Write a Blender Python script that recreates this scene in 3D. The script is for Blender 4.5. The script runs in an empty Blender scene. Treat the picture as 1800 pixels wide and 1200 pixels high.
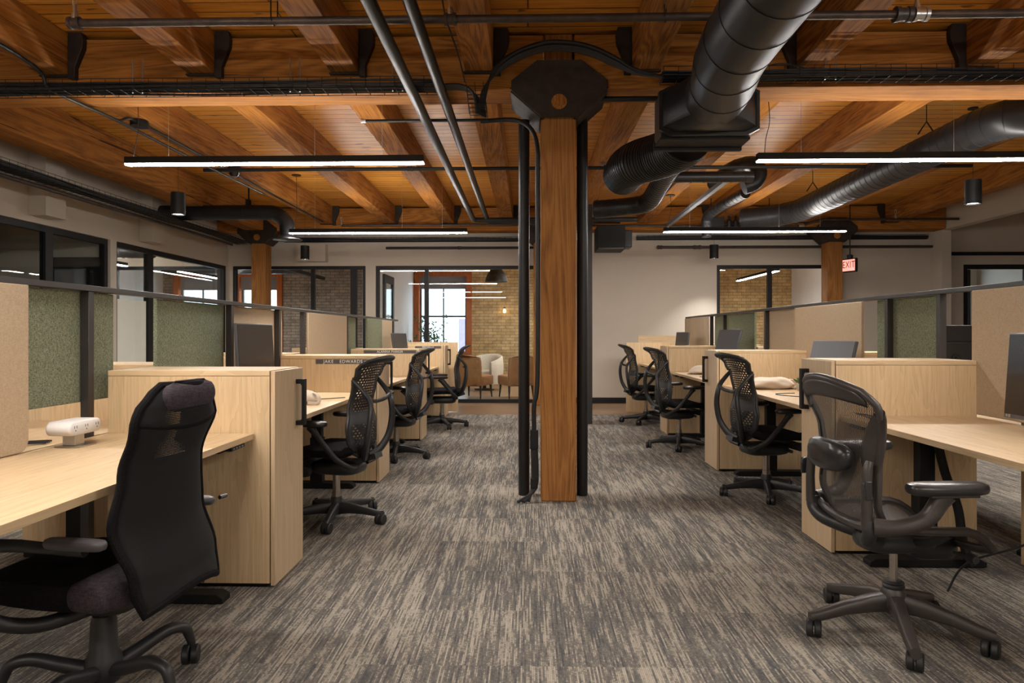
import bpy, math, random
from mathutils import Matrix, Vector
random.seed(7)
sc = bpy.context.scene
C = sc.collection
PI = math.pi
R = math.radians

# ------------------------------------------------------------------ camera, world, exposure
cam = bpy.data.objects.new('camera', bpy.data.cameras.new('camera'))
C.objects.link(cam)
cam.location = (0, 0, 1.215)
cam.rotation_euler = (PI / 2, 0, math.atan(28 / 1200))
cam.data.sensor_width = 36
cam.data.lens = 24
cam.data.shift_y = -13 / 1800
cam.data.clip_start = 0.05
sc.camera = cam
world = bpy.data.worlds.new('world')
sc.world = world
world.use_nodes = True
bg = world.node_tree.nodes['Background']
bg.inputs[0].default_value = (0.76, 0.88, 1.0, 1)
bg.inputs[1].default_value = 4.5
sc.view_settings.view_transform = 'Standard'
sc.view_settings.look = 'None'
sc.view_settings.gamma = 1
sc.view_settings.use_curve_mapping = False
sc.view_settings.exposure = 0.15
sc.cycles.max_bounces = 8
sc.cycles.diffuse_bounces = 5
sc.cycles.transparent_max_bounces = 16
sc.cycles.sample_clamp_indirect = 6
DOWN_LIGHT = 150.0      # radiance of the linear diffusers
UP_LIGHT = 34.0         # their weaker upward slot
SPOT_W = 50.0

# ------------------------------------------------------------------ materials
def nmat(name):
    m = bpy.data.materials.new(name)
    m.use_nodes = True
    nt = m.node_tree
    return m, nt, nt.nodes['Principled BSDF']

def N(nt, t, **kw):
    n = nt.nodes.new(t)
    for k, v in kw.items():
        setattr(n, k, v)
    return n

def math_n(nt, op, a, b=None, c=None):
    n = N(nt, 'ShaderNodeMath', operation=op)
    for i, x in enumerate((a, b, c)):
        if x is None:
            continue
        if isinstance(x, (int, float)):
            n.inputs[i].default_value = x
        else:
            nt.links.new(x, n.inputs[i])
    return n.outputs[0]

def ramp(nt, fac, stops, interp='LINEAR'):
    r = N(nt, 'ShaderNodeValToRGB')
    r.color_ramp.interpolation = interp
    el = r.color_ramp.elements
    while len(el) < len(stops):
        el.new(0.5)
    for e, (p, c) in zip(el, stops):
        e.position = p
        e.color = (*c, 1)
    nt.links.new(fac, r.inputs[0])
    return r.outputs[0]

def mixc(nt, fac, a, b, blend='MIX'):
    n = N(nt, 'ShaderNodeMix', data_type='RGBA', blend_type=blend)
    for s, x in ((n.inputs[0], fac), (n.inputs[6], a), (n.inputs[7], b)):
        if isinstance(x, (int, float)):
            s.default_value = x
        elif isinstance(x, tuple):
            s.default_value = (*x, 1)
        else:
            nt.links.new(x, s)
    return n.outputs[2]

def coords(nt, scale=(1, 1, 1), kind='Object'):
    tc = N(nt, 'ShaderNodeTexCoord')
    mp = N(nt, 'ShaderNodeMapping')
    mp.inputs['Scale'].default_value = scale
    nt.links.new(tc.outputs[kind], mp.inputs[0])
    return mp.outputs[0]

def noise(nt, vec, scale=1, detail=3, rough=0.5, dist=0.0):
    n = N(nt, 'ShaderNodeTexNoise')
    nt.links.new(vec, n.inputs['Vector'])
    n.inputs['Scale'].default_value = scale
    n.inputs['Detail'].default_value = detail
    n.inputs['Roughness'].default_value = rough
    n.inputs['Distortion'].default_value = dist
    return n.outputs[0]

def bump(nt, h, p, strength=0.2, dist=0.002):
    b = N(nt, 'ShaderNodeBump')
    b.inputs['Strength'].default_value = strength
    b.inputs['Distance'].default_value = dist
    nt.links.new(h, b.inputs['Height'])
    nt.links.new(b.outputs[0], p.inputs['Normal'])

def plain(name, col, rough=0.5, metal=0.0, var=0.12, vs=8, bmp=0.0, bs=200, spec=0.5):
    m, nt, p = nmat(name)
    f = noise(nt, coords(nt), vs, 4, 0.6)
    lo = tuple(c * (1 - var) for c in col)
    hi = tuple(min(1, c * (1 + var)) for c in col)
    nt.links.new(ramp(nt, f, [(0.3, lo), (0.7, hi)]), p.inputs['Base Color'])
    p.inputs['Roughness'].default_value = rough
    p.inputs['Metallic'].default_value = metal
    p.inputs['Specular IOR Level'].default_value = spec
    if bmp:
        bump(nt, noise(nt, coords(nt), bs, 2), p, bmp, 0.001)
    return m

def laminate(name, axis, base=(0.66, 0.49, 0.295), dark=(0.51, 0.36, 0.20), rough=0.42):
    m, nt, p = nmat(name)
    def s(a, b):
        v = [a, a, a]
        v[axis] = b
        return tuple(v)
    f1 = noise(nt, coords(nt, s(70, 2.2)), 1, 5, 0.65)
    f2 = noise(nt, coords(nt, s(9, 0.7)), 1, 3, 0.5, 1.6)
    f2 = math_n(nt, 'FRACT', math_n(nt, 'MULTIPLY', f2, 7.0))
    f = math_n(nt, 'ADD', math_n(nt, 'MULTIPLY', f1, 0.72), math_n(nt, 'MULTIPLY', f2, 0.2))
    mid = tuple((a + b) / 2 for a, b in zip(base, dark))
    col = ramp(nt, f, [(0.28, dark), (0.42, mid), (0.62, base)])
    nt.links.new(col, p.inputs['Base Color'])
    p.inputs['Roughness'].default_value = rough
    bump(nt, f1, p, 0.06, 0.001)
    return m

def fir(name, axis, lo=(0.11, 0.037, 0.008), mid=(0.31, 0.120, 0.021), hi=(0.48, 0.205, 0.040), rough=0.82):
    m, nt, p = nmat(name)
    def s(a, b):
        v = [a, a, a]
        v[axis] = b
        return tuple(v)
    big = noise(nt, coords(nt, s(3.2, 0.28)), 1, 3, 0.5, 0.8)
    rings = math_n(nt, 'MULTIPLY_ADD', math_n(nt, 'SINE', math_n(nt, 'MULTIPLY', big, 110.0)), 0.5, 0.5)
    fine = noise(nt, coords(nt, s(90, 3)), 1, 4, 0.7)
    blot = noise(nt, coords(nt, s(2.2, 0.9)), 1, 5, 0.65)
    f = math_n(nt, 'ADD', math_n(nt, 'MULTIPLY', rings, 0.13), math_n(nt, 'MULTIPLY', fine, 0.42))
    f = math_n(nt, 'ADD', f, math_n(nt, 'MULTIPLY', blot, 0.5))
    col = ramp(nt, f, [(0.32, lo), (0.52, mid), (0.76, hi)])
    vc = noise(nt, coords(nt, s(14, 0.35)), 1, 2, 0.4, 2.5)
    crack = ramp(nt, vc, [(0.285, (0.25, 0.2, 0.2)), (0.3, (1, 1, 1))])
    nt.links.new(mixc(nt, 1.0, col, crack, 'MULTIPLY'), p.inputs['Base Color'])
    p.inputs['Roughness'].default_value = rough
    p.inputs['Specular IOR Level'].default_value = 0.25
    bump(nt, f, p, 0.25, 0.003)
    return m

def deck_mat():
    m, nt, p = nmat('deck_planks')
    tc = N(nt, 'ShaderNodeTexCoord')
    br = N(nt, 'ShaderNodeTexBrick')
    nt.links.new(tc.outputs['Object'], br.inputs['Vector'])
    br.inputs['Scale'].default_value = 1
    br.inputs['Brick Width'].default_value = 3.4
    br.inputs['Row Height'].default_value = 0.135
    br.inputs['Mortar Size'].default_value = 0.006
    br.inputs['Color1'].default_value = (0.70, 0.335, 0.052, 1)
    br.inputs['Color2'].default_value = (0.56, 0.24, 0.034, 1)
    br.inputs['Mortar'].default_value = (0.10, 0.03, 0.008, 1)
    g = noise(nt, coords(nt, (2.5, 45, 10)), 1, 5, 0.6, 0.6)
    k = noise(nt, coords(nt, (5, 14, 5)), 1, 2, 0.4)
    gc = ramp(nt, g, [(0.3, (0.66, 0.6, 0.55)), (0.65, (1.12, 1.1, 1.05))])
    kc = ramp(nt, k, [(0.27, (0.3, 0.22, 0.2)), (0.33, (1, 1, 1))])
    c = mixc(nt, 1.0, br.outputs[0], gc, 'MULTIPLY')
    nt.links.new(mixc(nt, 1.0, c, kc, 'MULTIPLY'), p.inputs['Base Color'])
    p.inputs['Roughness'].default_value = 0.45
    bump(nt, br.outputs[1], p, -0.4, 0.004)
    return m

def brick_mat(name, c1, c2, mo):
    m, nt, p = nmat(name)
    tc = N(nt, 'ShaderNodeTexCoord')
    sp = N(nt, 'ShaderNodeSeparateXYZ')
    cb = N(nt, 'ShaderNodeCombineXYZ')
    nt.links.new(tc.outputs['Object'], sp.inputs[0])
    nt.links.new(sp.outputs[0], cb.inputs[0])
    nt.links.new(sp.outputs[2], cb.inputs[1])
    br = N(nt, 'ShaderNodeTexBrick')
    nt.links.new(cb.outputs[0], br.inputs['Vector'])
    br.inputs['Scale'].default_value = 1
    br.inputs['Brick Width'].default_value = 0.22
    br.inputs['Row Height'].default_value = 0.075
    br.inputs['Mortar Size'].default_value = 0.009
    br.inputs['Mortar Smooth'].default_value = 0.4
    for k, v in (('Color1', c1), ('Color2', c2), ('Mortar', mo)):
        br.inputs[k].default_value = (*v, 1)
    g = noise(nt, coords(nt), 5, 6, 0.7)
    gc = ramp(nt, g, [(0.3, (0.62, 0.6, 0.56)), (0.7, (1.25, 1.2, 1.15))])
    nt.links.new(mixc(nt, 1.0, br.outputs[0], gc, 'MULTIPLY'), p.inputs['Base Color'])
    p.inputs['Roughness'].default_value = 0.9
    bump(nt, br.outputs[1], p, -0.5, 0.006)
    return m

def carpet_mat():
    m, nt, p = nmat('carpet')
    tc = N(nt, 'ShaderNodeTexCoord')
    sp = N(nt, 'ShaderNodeSeparateXYZ')
    nt.links.new(tc.outputs['Object'], sp.inputs[0])
    x, y = sp.outputs[0], sp.outputs[1]
    xs = math_n(nt, 'FLOOR', math_n(nt, 'MULTIPLY', x, 150.0))
    ys = math_n(nt, 'FLOOR', math_n(nt, 'ADD', math_n(nt, 'MULTIPLY', y, 105.0), math_n(nt, 'MULTIPLY', xs, 0.5)))
    def vec(a, b, c=None):
        cb = N(nt, 'ShaderNodeCombineXYZ')
        nt.links.new(a, cb.inputs[0])
        nt.links.new(b, cb.inputs[1])
        return cb.outputs[0]
    tile = N(nt, 'ShaderNodeTexWhiteNoise', noise_dimensions='2D')
    nt.links.new(vec(math_n(nt, 'FLOOR', math_n(nt, 'DIVIDE', x, 0.5)), math_n(nt, 'FLOOR', math_n(nt, 'DIVIDE', y, 0.5))), tile.inputs['Vector'])
    yt = math_n(nt, 'ADD', math_n(nt, 'MULTIPLY', ys, 0.035), math_n(nt, 'MULTIPLY', tile.outputs[0], 40.0))
    n1 = noise(nt, vec(math_n(nt, 'MULTIPLY', xs, 0.93), yt), 1, 3, 0.6)
    n2 = noise(nt, vec(math_n(nt, 'MULTIPLY', x, 3.2), math_n(nt, 'MULTIPLY', y, 1.3)), 1, 3, 0.6)
    n3 = noise(nt, vec(math_n(nt, 'MULTIPLY', xs, 0.13), math_n(nt, 'MULTIPLY', ys, 0.012)), 1, 2, 0.5)
    wn = N(nt, 'ShaderNodeTexWhiteNoise', noise_dimensions='2D')
    nt.links.new(vec(xs, ys), wn.inputs['Vector'])
    f = math_n(nt, 'ADD', math_n(nt, 'MULTIPLY', n1, 0.60), math_n(nt, 'MULTIPLY', n2, 0.14))
    f = math_n(nt, 'ADD', f, math_n(nt, 'MULTIPLY', n3, 0.26))
    f = math_n(nt, 'ADD', f, math_n(nt, 'MULTIPLY', math_n(nt, 'SUBTRACT', wn.outputs[0], 0.5), 0.07))
    f = math_n(nt, 'ADD', f, math_n(nt, 'MULTIPLY', math_n(nt, 'SUBTRACT', tile.outputs[0], 0.5), 0.035))
    col = ramp(nt, f, [(0.38, (0.085, 0.086, 0.090)), (0.46, (0.155, 0.145, 0.13)), (0.50, (0.20, 0.183, 0.16)),
                       (0.535, (0.33, 0.295, 0.245)), (0.62, (0.43, 0.385, 0.32))])
    # the small dark gaps between loops
    fx = math_n(nt, 'ABSOLUTE', math_n(nt, 'SUBTRACT', math_n(nt, 'FRACT', math_n(nt, 'MULTIPLY', x, 150.0)), 0.5))
    fy = math_n(nt, 'ABSOLUTE', math_n(nt, 'SUBTRACT', math_n(nt, 'FRACT', math_n(nt, 'ADD', math_n(nt, 'MULTIPLY', y, 105.0), math_n(nt, 'MULTIPLY', xs, 0.5))), 0.5))
    gap = math_n(nt, 'MAXIMUM', fx, fy)
    gc = ramp(nt, gap, [(0.34, (1, 1, 1)), (0.5, (0.45, 0.45, 0.45))])
    nt.links.new(mixc(nt, 1.0, col, gc, 'MULTIPLY'), p.inputs['Base Color'])
    p.inputs['Roughness'].default_value = 0.95
    p.inputs['Specular IOR Level'].default_value = 0.15
    bump(nt, gap, p, -0.5, 0.003)
    return m

def fabric(name, c1, c2, s=420):
    m, nt, p = nmat(name)
    a = noise(nt, coords(nt, (s, s, s * 0.16)), 1, 2, 0.5)
    b = noise(nt, coords(nt, (s * 0.16, s * 0.16, s)), 1, 2, 0.5)
    f = math_n(nt, 'ADD', math_n(nt, 'MULTIPLY', a, 0.5), math_n(nt, 'MULTIPLY', b, 0.5))
    nt.links.new(ramp(nt, f, [(0.40, c1), (0.6, c2)]), p.inputs['Base Color'])
    p.inputs['Roughness'].default_value = 0.95
    p.inputs['Specular IOR Level'].default_value = 0.1
    bump(nt, f, p, 0.5, 0.002)
    return m

def glass_mat(name='pane_glass', tint=(0.93, 0.96, 0.96), ior=1.45):
    m = bpy.data.materials.new(name)
    m.use_nodes = True
    nt = m.node_tree
    nt.nodes.clear()
    out = N(nt, 'ShaderNodeOutputMaterial')
    tr = N(nt, 'ShaderNodeBsdfTransparent')
    gl = N(nt, 'ShaderNodeBsdfGlossy')
    lw = N(nt, 'ShaderNodeLayerWeight')
    lw.inputs[0].default_value = 0.5
    mx = N(nt, 'ShaderNodeMixShader')
    tr.inputs[0].default_value = (*tint, 1)
    gl.inputs['Roughness'].default_value = 0.0
    p5 = math_n(nt, 'POWER', lw.outputs['Facing'], 5.0)
    nt.links.new(math_n(nt, 'MULTIPLY_ADD', p5, 0.6, 0.03), mx.inputs[0])
    nt.links.new(tr.outputs[0], mx.inputs[1])
    nt.links.new(gl.outputs[0], mx.inputs[2])
    nt.links.new(mx.outputs[0], out.inputs[0])
    return m

def perforated(name, col, nu, nv, r, rough=0.45, rim=0.86, band=None, stripes=False):
    """plastic shell or woven mesh with real see-through holes laid out on its own UV map"""
    m, nt, p = nmat(name)
    f = noise(nt, coords(nt), 10, 3)
    nt.links.new(ramp(nt, f, [(0.3, tuple(c * 0.85 for c in col)), (0.7, tuple(c * 1.15 for c in col))]), p.inputs['Base Color'])
    p.inputs['Roughness'].default_value = rough
    uvn = N(nt, 'ShaderNodeUVMap', uv_map='UVMap')
    sp = N(nt, 'ShaderNodeSeparateXYZ')
    nt.links.new(uvn.outputs[0], sp.inputs[0])
    u, v = sp.outputs[0], sp.outputs[1]
    vv = math_n(nt, 'MULTIPLY', v, float(nv))
    row = math_n(nt, 'FLOOR', vv)
    uu = math_n(nt, 'ADD', math_n(nt, 'MULTIPLY', u, float(nu)), math_n(nt, 'MULTIPLY', row, 0.5))
    du = math_n(nt, 'MULTIPLY', math_n(nt, 'SUBTRACT', math_n(nt, 'FRACT', uu), 0.5), 1.0)
    dv = math_n(nt, 'MULTIPLY', math_n(nt, 'SUBTRACT', math_n(nt, 'FRACT', vv), 0.5), 1.0)
    if stripes:
        hole = math_n(nt, 'LESS_THAN', math_n(nt, 'ABSOLUTE', du), r)
    else:
        du = math_n(nt, 'MULTIPLY', du, 1.12)
        dv = math_n(nt, 'MULTIPLY', dv, 1.25)
        d2 = math_n(nt, 'ADD', math_n(nt, 'MULTIPLY', du, du), math_n(nt, 'MULTIPLY', dv, dv))
        hole = math_n(nt, 'LESS_THAN', d2, r * r)
    inside = math_n(nt, 'LESS_THAN', math_n(nt, 'ABSOLUTE', math_n(nt, 'SUBTRACT', math_n(nt, 'MULTIPLY', u, 2.0), 1.0)), rim)
    hole = math_n(nt, 'MULTIPLY', hole, inside)
    hole = math_n(nt, 'MULTIPLY', hole, math_n(nt, 'LESS_THAN', v, 0.955))
    hole = math_n(nt, 'MULTIPLY', hole, math_n(nt, 'GREATER_THAN', v, 0.04))
    if band:
        inb = math_n(nt, 'MULTIPLY', math_n(nt, 'GREATER_THAN', v, band[0]), math_n(nt, 'LESS_THAN', v, band[1]))
        hole = math_n(nt, 'MULTIPLY', hole, math_n(nt, 'SUBTRACT', 1.0, inb))
    tr = N(nt, 'ShaderNodeBsdfTransparent')
    mx = N(nt, 'ShaderNodeMixShader')
    out = nt.nodes['Material Output']
    nt.links.new(hole, mx.inputs[0])
    nt.links.new(p.outputs[0], mx.inputs[1])
    nt.links.new(tr.outputs[0], mx.inputs[2])
    nt.links.new(mx.outputs[0], out.inputs[0])
    return m

def emit(name, col, strength):
    m, nt, p = nmat(name)
    p.inputs['Base Color'].default_value = (0.8, 0.8, 0.8, 1)
    p.inputs['Emission Color'].default_value = (*col, 1)
    p.inputs['Emission Strength'].default_value = strength
    return m

M = dict(
    carpet=carpet_mat(), deck=deck_mat(),
    wood_z=laminate('ash_laminate_vertical', 2), wood_y=laminate('ash_laminate_lengthwise', 1), wood_x=laminate('ash_laminate_crosswise', 0),
    door_wood=laminate('ash_laminate_door', 2, (0.60, 0.45, 0.285), (0.48, 0.34, 0.20)),
    fir_x=fir('old_fir_cross_beam', 0), fir_y=fir('old_fir_joist', 1),
    fir_z=fir('old_fir_post', 2, (0.14, 0.056, 0.016), (0.30, 0.128, 0.034), (0.43, 0.20, 0.058)),
    orange_frame=fir('stained_window_timber', 2, (0.28, 0.07, 0.02), (0.42, 0.12, 0.035), (0.5, 0.16, 0.05)),
    wall=plain('painted_wall', (0.50, 0.445, 0.375), 0.85, 0, 0.03, 2, 0.1, 300),
    white_wall=plain('white_painted_wall', (0.72, 0.72, 0.72), 0.85, 0, 0.02, 2),
    brick=brick_mat('buff_brick', (0.66, 0.49, 0.25), (0.50, 0.35, 0.165), (0.30, 0.23, 0.14)),
    grey_brick=brick_mat('grey_brown_brick', (0.36, 0.31, 0.27), (0.25, 0.215, 0.19), (0.14, 0.12, 0.105)),
    floorwood=laminate('oak_floor', 0, (0.33, 0.215, 0.125), (0.22, 0.135, 0.075), 0.35),
    black_frame=plain('black_window_frame', (0.009, 0.009, 0.010), 0.5, 0, 0.1, spec=0.3),
    black_metal=plain('black_powder_coat', (0.007, 0.007, 0.007), 0.6, 0.0, 0.15, spec=0.3),
    rail=plain('dark_bronze_rail', (0.055, 0.050, 0.048), 0.4, 0.5, 0.08),
    duct=plain('black_spiral_duct', (0.020, 0.020, 0.022), 0.40, 0.4, 0.2, 3),
    pipe=plain('black_pipe', (0.012, 0.012, 0.013), 0.42, 0.0, 0.2, spec=0.35),
    old_pipe=plain('rusty_brown_pipe', (0.055, 0.038, 0.030), 0.5, 0.4, 0.4, 12),
    iron=plain('old_cast_iron', (0.032, 0.022, 0.017), 0.6, 0.4, 0.35, 14, 0.3, 60),
    steel=plain('bright_steel', (0.5, 0.5, 0.5), 0.3, 0.9, 0.1),
    chrome=plain('gas_lift_chrome', (0.45, 0.40, 0.36), 0.25, 0.95, 0.05),
    cable=plain('black_cable', (0.010, 0.010, 0.012), 0.5, 0, 0.3, 30),
    plastic=plain('black_chair_plastic', (0.020, 0.020, 0.021), 0.42, 0, 0.12),
    graphite=plain('graphite_chair_frame', (0.050, 0.043, 0.040), 0.38, 0.15, 0.1),
    arm_pad=plain('soft_black_arm_pad', (0.022, 0.021, 0.022), 0.28, 0, 0.1),
    grey_pad=plain('worn_grey_arm_pad', (0.075, 0.07, 0.075), 0.35, 0, 0.1),
    wheel=plain('black_caster_rubber', (0.012, 0.012, 0.012), 0.5, 0, 0.2),
    green=fabric('green_woven_felt', (0.10, 0.115, 0.075), (0.31, 0.34, 0.24), 480),
    beige=fabric('beige_woven_felt', (0.44, 0.34, 0.235), (0.53, 0.42, 0.30), 420),
    seat_cloth=fabric('black_seat_cloth', (0.006, 0.006, 0.006), (0.013, 0.012, 0.013), 500),
    plum_cloth=fabric('worn_plum_grey_cloth', (0.042, 0.034, 0.042), (0.072, 0.060, 0.070), 300),
    canvas=fabric('cream_canvas', (0.62, 0.52, 0.42), (0.74, 0.65, 0.54), 600),
    leather=plain('tan_leather', (0.40, 0.19, 0.075), 0.5, 0, 0.15, 6),
    boucle=plain('cream_boucle', (0.62, 0.55, 0.45), 0.95, 0, 0.1, 30, 0.5, 150),
    screen=plain('dark_monitor_screen', (0.018, 0.014, 0.014), 0.22, 0, 0.05),
    monitor=plain('grey_monitor_shell', (0.085, 0.088, 0.10), 0.38, 0, 0.06),
    white=plain('white_plastic', (0.78, 0.76, 0.74), 0.4, 0, 0.03),
    film=plain('cream_privacy_film', (0.90, 0.85, 0.76), 0.6, 0, 0.02),
    black_shell=plain('black_monitor_shell', (0.012, 0.011, 0.012), 0.4, 0, 0.1),
    greybox=plain('grey_dock_plastic', (0.10, 0.10, 0.12), 0.4, 0, 0.1),
    plate=plain('dark_name_plate', (0.075, 0.065, 0.060), 0.5, 0, 0.1),
    letter=plain('white_letter', (0.8, 0.8, 0.78), 0.6, 0, 0.02),
    leaf=plain('green_leaf', (0.07, 0.14, 0.04), 0.55, 0, 0.4, 20),
    soil=plain('dark_potting_soil', (0.03, 0.02, 0.015), 0.9, 0, 0.3, 40),
    pot=plain('cream_stone_pot', (0.62, 0.55, 0.45), 0.7, 0, 0.08),
    leg_wood=plain('dark_turned_leg', (0.02, 0.014, 0.010), 0.4, 0, 0.1),
    purple_brick=plain('violet_painted_facade', (0.30, 0.24, 0.42), 0.8, 0, 0.1),
    outside=plain('pale_outdoor_facade', (0.8, 0.8, 0.8), 0.9, 0, 0.05),
    blind=plain('grey_roller_blind', (0.22, 0.23, 0.26), 0.8, 0, 0.03),
    glass=glass_mat(),
    shell=perforated('perforated_chair_shell', (0.022, 0.022, 0.023), 15, 38, 0.40, 0.5, 0.84, (0.34, 0.46)),
    pellicle=perforated('woven_graphite_mesh', (0.040, 0.034, 0.030), 84, 30, 0.11, 0.5, 0.995, None, True),
    sleeve=perforated('black_sheer_mesh', (0.005, 0.005, 0.005), 90, 120, 0.3, 0.95, 0.6, (0.0, 0.66)),
    lamp=emit('linear_diffuser_glow', (1.0, 0.955, 0.90), DOWN_LIGHT),
    lamp_up=emit('upward_slot_glow', (1.0, 0.93, 0.84), UP_LIGHT),
    lamp_spot=emit('downlight_lens_glow', (1.0, 0.93, 0.86), 25.0),
    lamp_dome=emit('dome_lamp_glow', (1.0, 0.82, 0.6), 10.0),
    bulb=emit('filament_bulb_glow', (1.0, 0.6, 0.25), 12.0),
    led=emit('violet_led_glow', (0.35, 0.3, 1.0), 2.5),
    exit_face=emit('exit_sign_face', (1.0, 0.20, 0.13), 1.0),
)
M['carpet2'] = M['carpet']

# ------------------------------------------------------------------ mesh helpers
def spl(pts, n=6):
    P = [Vector(p) for p in pts]
    out = []
    for i in range(len(P) - 1):
        p0, p1, p2, p3 = P[max(i - 1, 0)], P[i], P[i + 1], P[min(i + 2, len(P) - 1)]
        for k in range(n):
            t = k / n
            out.append(0.5 * ((2 * p1) + (p2 - p0) * t + (2 * p0 - 5 * p1 + 4 * p2 - p3) * t * t + (3 * p1 - p0 - 3 * p2 + p3) * t ** 3))
    out.append(P[-1])
    return out

class MB:
    def __init__(s):
        s.v, s.f, s.uv = [], [], {}

    def box(s, x0, x1, y0, y1, z0, z1):
        b = len(s.v)
        s.v += [(x, y, z) for z in (z0, z1) for y in (y0, y1) for x in (x0, x1)]
        s.f += [tuple(b + i for i in q) for q in ((0, 2, 3, 1), (4, 5, 7, 6), (0, 1, 5, 4), (2, 6, 7, 3), (0, 4, 6, 2), (1, 3, 7, 5))]
        return s

    def obox(s, c, d, rot=None):
        b = len(s.v)
        s.box(-d[0] / 2, d[0] / 2, -d[1] / 2, d[1] / 2, -d[2] / 2, d[2] / 2)
        m = rot or Matrix.Identity(3)
        for i in range(b, len(s.v)):
            s.v[i] = tuple(m @ Vector(s.v[i]) + Vector(c))
        return s

    def bar(s, p, q, w, h):
        p, q = Vector(p), Vector(q)
        d = q - p
        rot = d.to_track_quat('Y', 'Z').to_matrix()
        return s.obox((p + q) / 2, (w, d.length, h), rot)

    def rings(s, rs, closed=False, caps=True):
        b, n = len(s.v), len(rs[0])
        for r in rs:
            s.v += [tuple(p) for p in r]
        m = len(rs)
        for i in range(m if closed else m - 1):
            j = (i + 1) % m
            for k in range(n):
                l = (k + 1) % n
                s.f.append((b + i * n + k, b + i * n + l, b + j * n + l, b + j * n + k))
        if caps and not closed:
            s.f.append(tuple(b + k for k in reversed(range(n))))
            s.f.append(tuple(b + (m - 1) * n + k for k in range(n)))
        return s

    def tube(s, pts, r, n=10, flat=1.0, closed=False, up=(0, 0, 1)):
        P = [Vector(p) for p in pts]
        rs = r if isinstance(r, (list, tuple)) else [r] * len(P)
        if len(rs) != len(P):
            rs = [rs[0] + (rs[-1] - rs[0]) * i / (len(P) - 1) for i in range(len(P))] if len(rs) == 2 else \
                 [rs[min(len(rs) - 2, int(i / (len(P) - 1) * (len(rs) - 1)))] * (1 - ((i / (len(P) - 1) * (len(rs) - 1)) - min(len(rs) - 2, int(i / (len(P) - 1) * (len(rs) - 1))))) +
                  rs[min(len(rs) - 2, int(i / (len(P) - 1) * (len(rs) - 1))) + 1] * ((i / (len(P) - 1) * (len(rs) - 1)) - min(len(rs) - 2, int(i / (len(P) - 1) * (len(rs) - 1)))) for i in range(len(P))]
        R_ = []
        nrm = None
        for i, p in enumerate(P):
            a = P[(i - 1) % len(P)] if (closed or i > 0) else p
            c = P[(i + 1) % len(P)] if (closed or i < len(P) - 1) else p
            t = (c - a).normalized()
            if nrm is None:
                u = Vector(up)
                if abs(u.dot(t)) > 0.9:
                    u = Vector((0, 1, 0)) if abs(t.y) < 0.9 else Vector((1, 0, 0))
                nrm = (u - t * u.dot(t)).normalized()
            else:
                nrm = (nrm - t * nrm.dot(t)).normalized()
            bn = t.cross(nrm)
            R_.append([p + nrm * (math.cos(2 * PI * k / n) * rs[i] * flat) + bn * (math.sin(2 * PI * k / n) * rs[i]) for k in range(n)])
        return s.rings(R_, closed)

    def lathe(s, prof, n=20, c=(0, 0, 0), rot=None):
        m = rot or Matrix.Identity(3)
        rs = []
        for r, z in prof:
            r = max(r, 1e-4)
            rs.append([m @ Vector((r * math.cos(2 * PI * k / n), r * math.sin(2 * PI * k / n), z)) + Vector(c) for k in range(n)])
        return s.rings(rs)

    def prism(s, poly, axis, a, b):
        def P(u, v, w):
            return {'X': (w, u, v), 'Y': (u, w, v), 'Z': (u, v, w)}[axis]
        return s.rings([[P(u, v, a) for u, v in poly], [P(u, v, b) for u, v in poly]])

    def grid(s, fn, nu, nv):
        b = len(s.v)
        for j in range(nv + 1):
            for i in range(nu + 1):
                s.uv[len(s.v)] = (i / nu, j / nv)
                s.v.append(tuple(fn(i / nu, j / nv)))
        for j in range(nv):
            for i in range(nu):
                a = b + j * (nu + 1) + i
                s.f.append((a, a + 1, a + nu + 2, a + nu + 1))
        return s

    def build(s, name, mat, parent=None, bevel=0, seg=2, smooth=35, solid=0, sub=0, loc=None, rot=None):
        me = bpy.data.meshes.new(name)
        me.from_pydata(s.v, [], s.f)
        me.update()
        if s.uv:
            l = me.uv_layers.new(name='UVMap')
            for lp in me.loops:
                l.data[lp.index].uv = s.uv.get(lp.vertex_index, (0, 0))
        import bmesh
        bm = bmesh.new()
        bm.from_mesh(me)
        bmesh.ops.recalc_face_normals(bm, faces=bm.faces)
        bm.to_mesh(me)
        bm.free()
        if smooth:
            me.shade_smooth()
            me.set_sharp_from_angle(angle=R(smooth))
        if mat is not None:
            me.materials.append(M[mat] if isinstance(mat, str) else mat)
        o = bpy.data.objects.new(name, me)
        C.objects.link(o)
        if parent is not None:
            o.parent = parent
        if loc:
            o.location = loc
        if rot is not None:
            o.rotation_euler = rot
        if solid:
            md = o.modifiers.new('solid', 'SOLIDIFY')
            md.thickness = solid
            md.offset = 0
        if sub:
            md = o.modifiers.new('sub', 'SUBSURF')
            md.levels = md.render_levels = sub
        if bevel:
            md = o.modifiers.new('bevel', 'BEVEL')
            md.width = bevel
            md.segments = seg
            md.limit_method = 'ANGLE'
            md.angle_limit = R(40)
        return o

def tag(o, label=None, cat=None, group=None, kind=None):
    if label: o['label'] = label
    if cat: o['category'] = cat
    if group: o['group'] = group
    if kind: o['kind'] = kind
    return o

def thing(name, label, cat, loc=(0, 0, 0), rz=0.0, group=None, kind=None):
    o = bpy.data.objects.new(name, None)
    o.empty_display_size = 0.1
    C.objects.link(o)
    o.location = loc
    o.rotation_euler = (0, 0, rz)
    return tag(o, label, cat, group, kind)

def struct(o, label=None):
    o['kind'] = 'structure'
    if label: o['label'] = label
    return o

def dup(root, loc, rz, label, group=None, rots=None):
    def cp(o, par):
        c = o.copy()
        C.objects.link(c)
        if par is not None:
            c.parent = par
        for ch in o.children:
            cp(ch, c)
        return c
    r = cp(root, None)
    r.location = loc
    r.rotation_euler = (0, 0, rz)
    r['label'] = label
    if group: r['group'] = group
    return r

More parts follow.
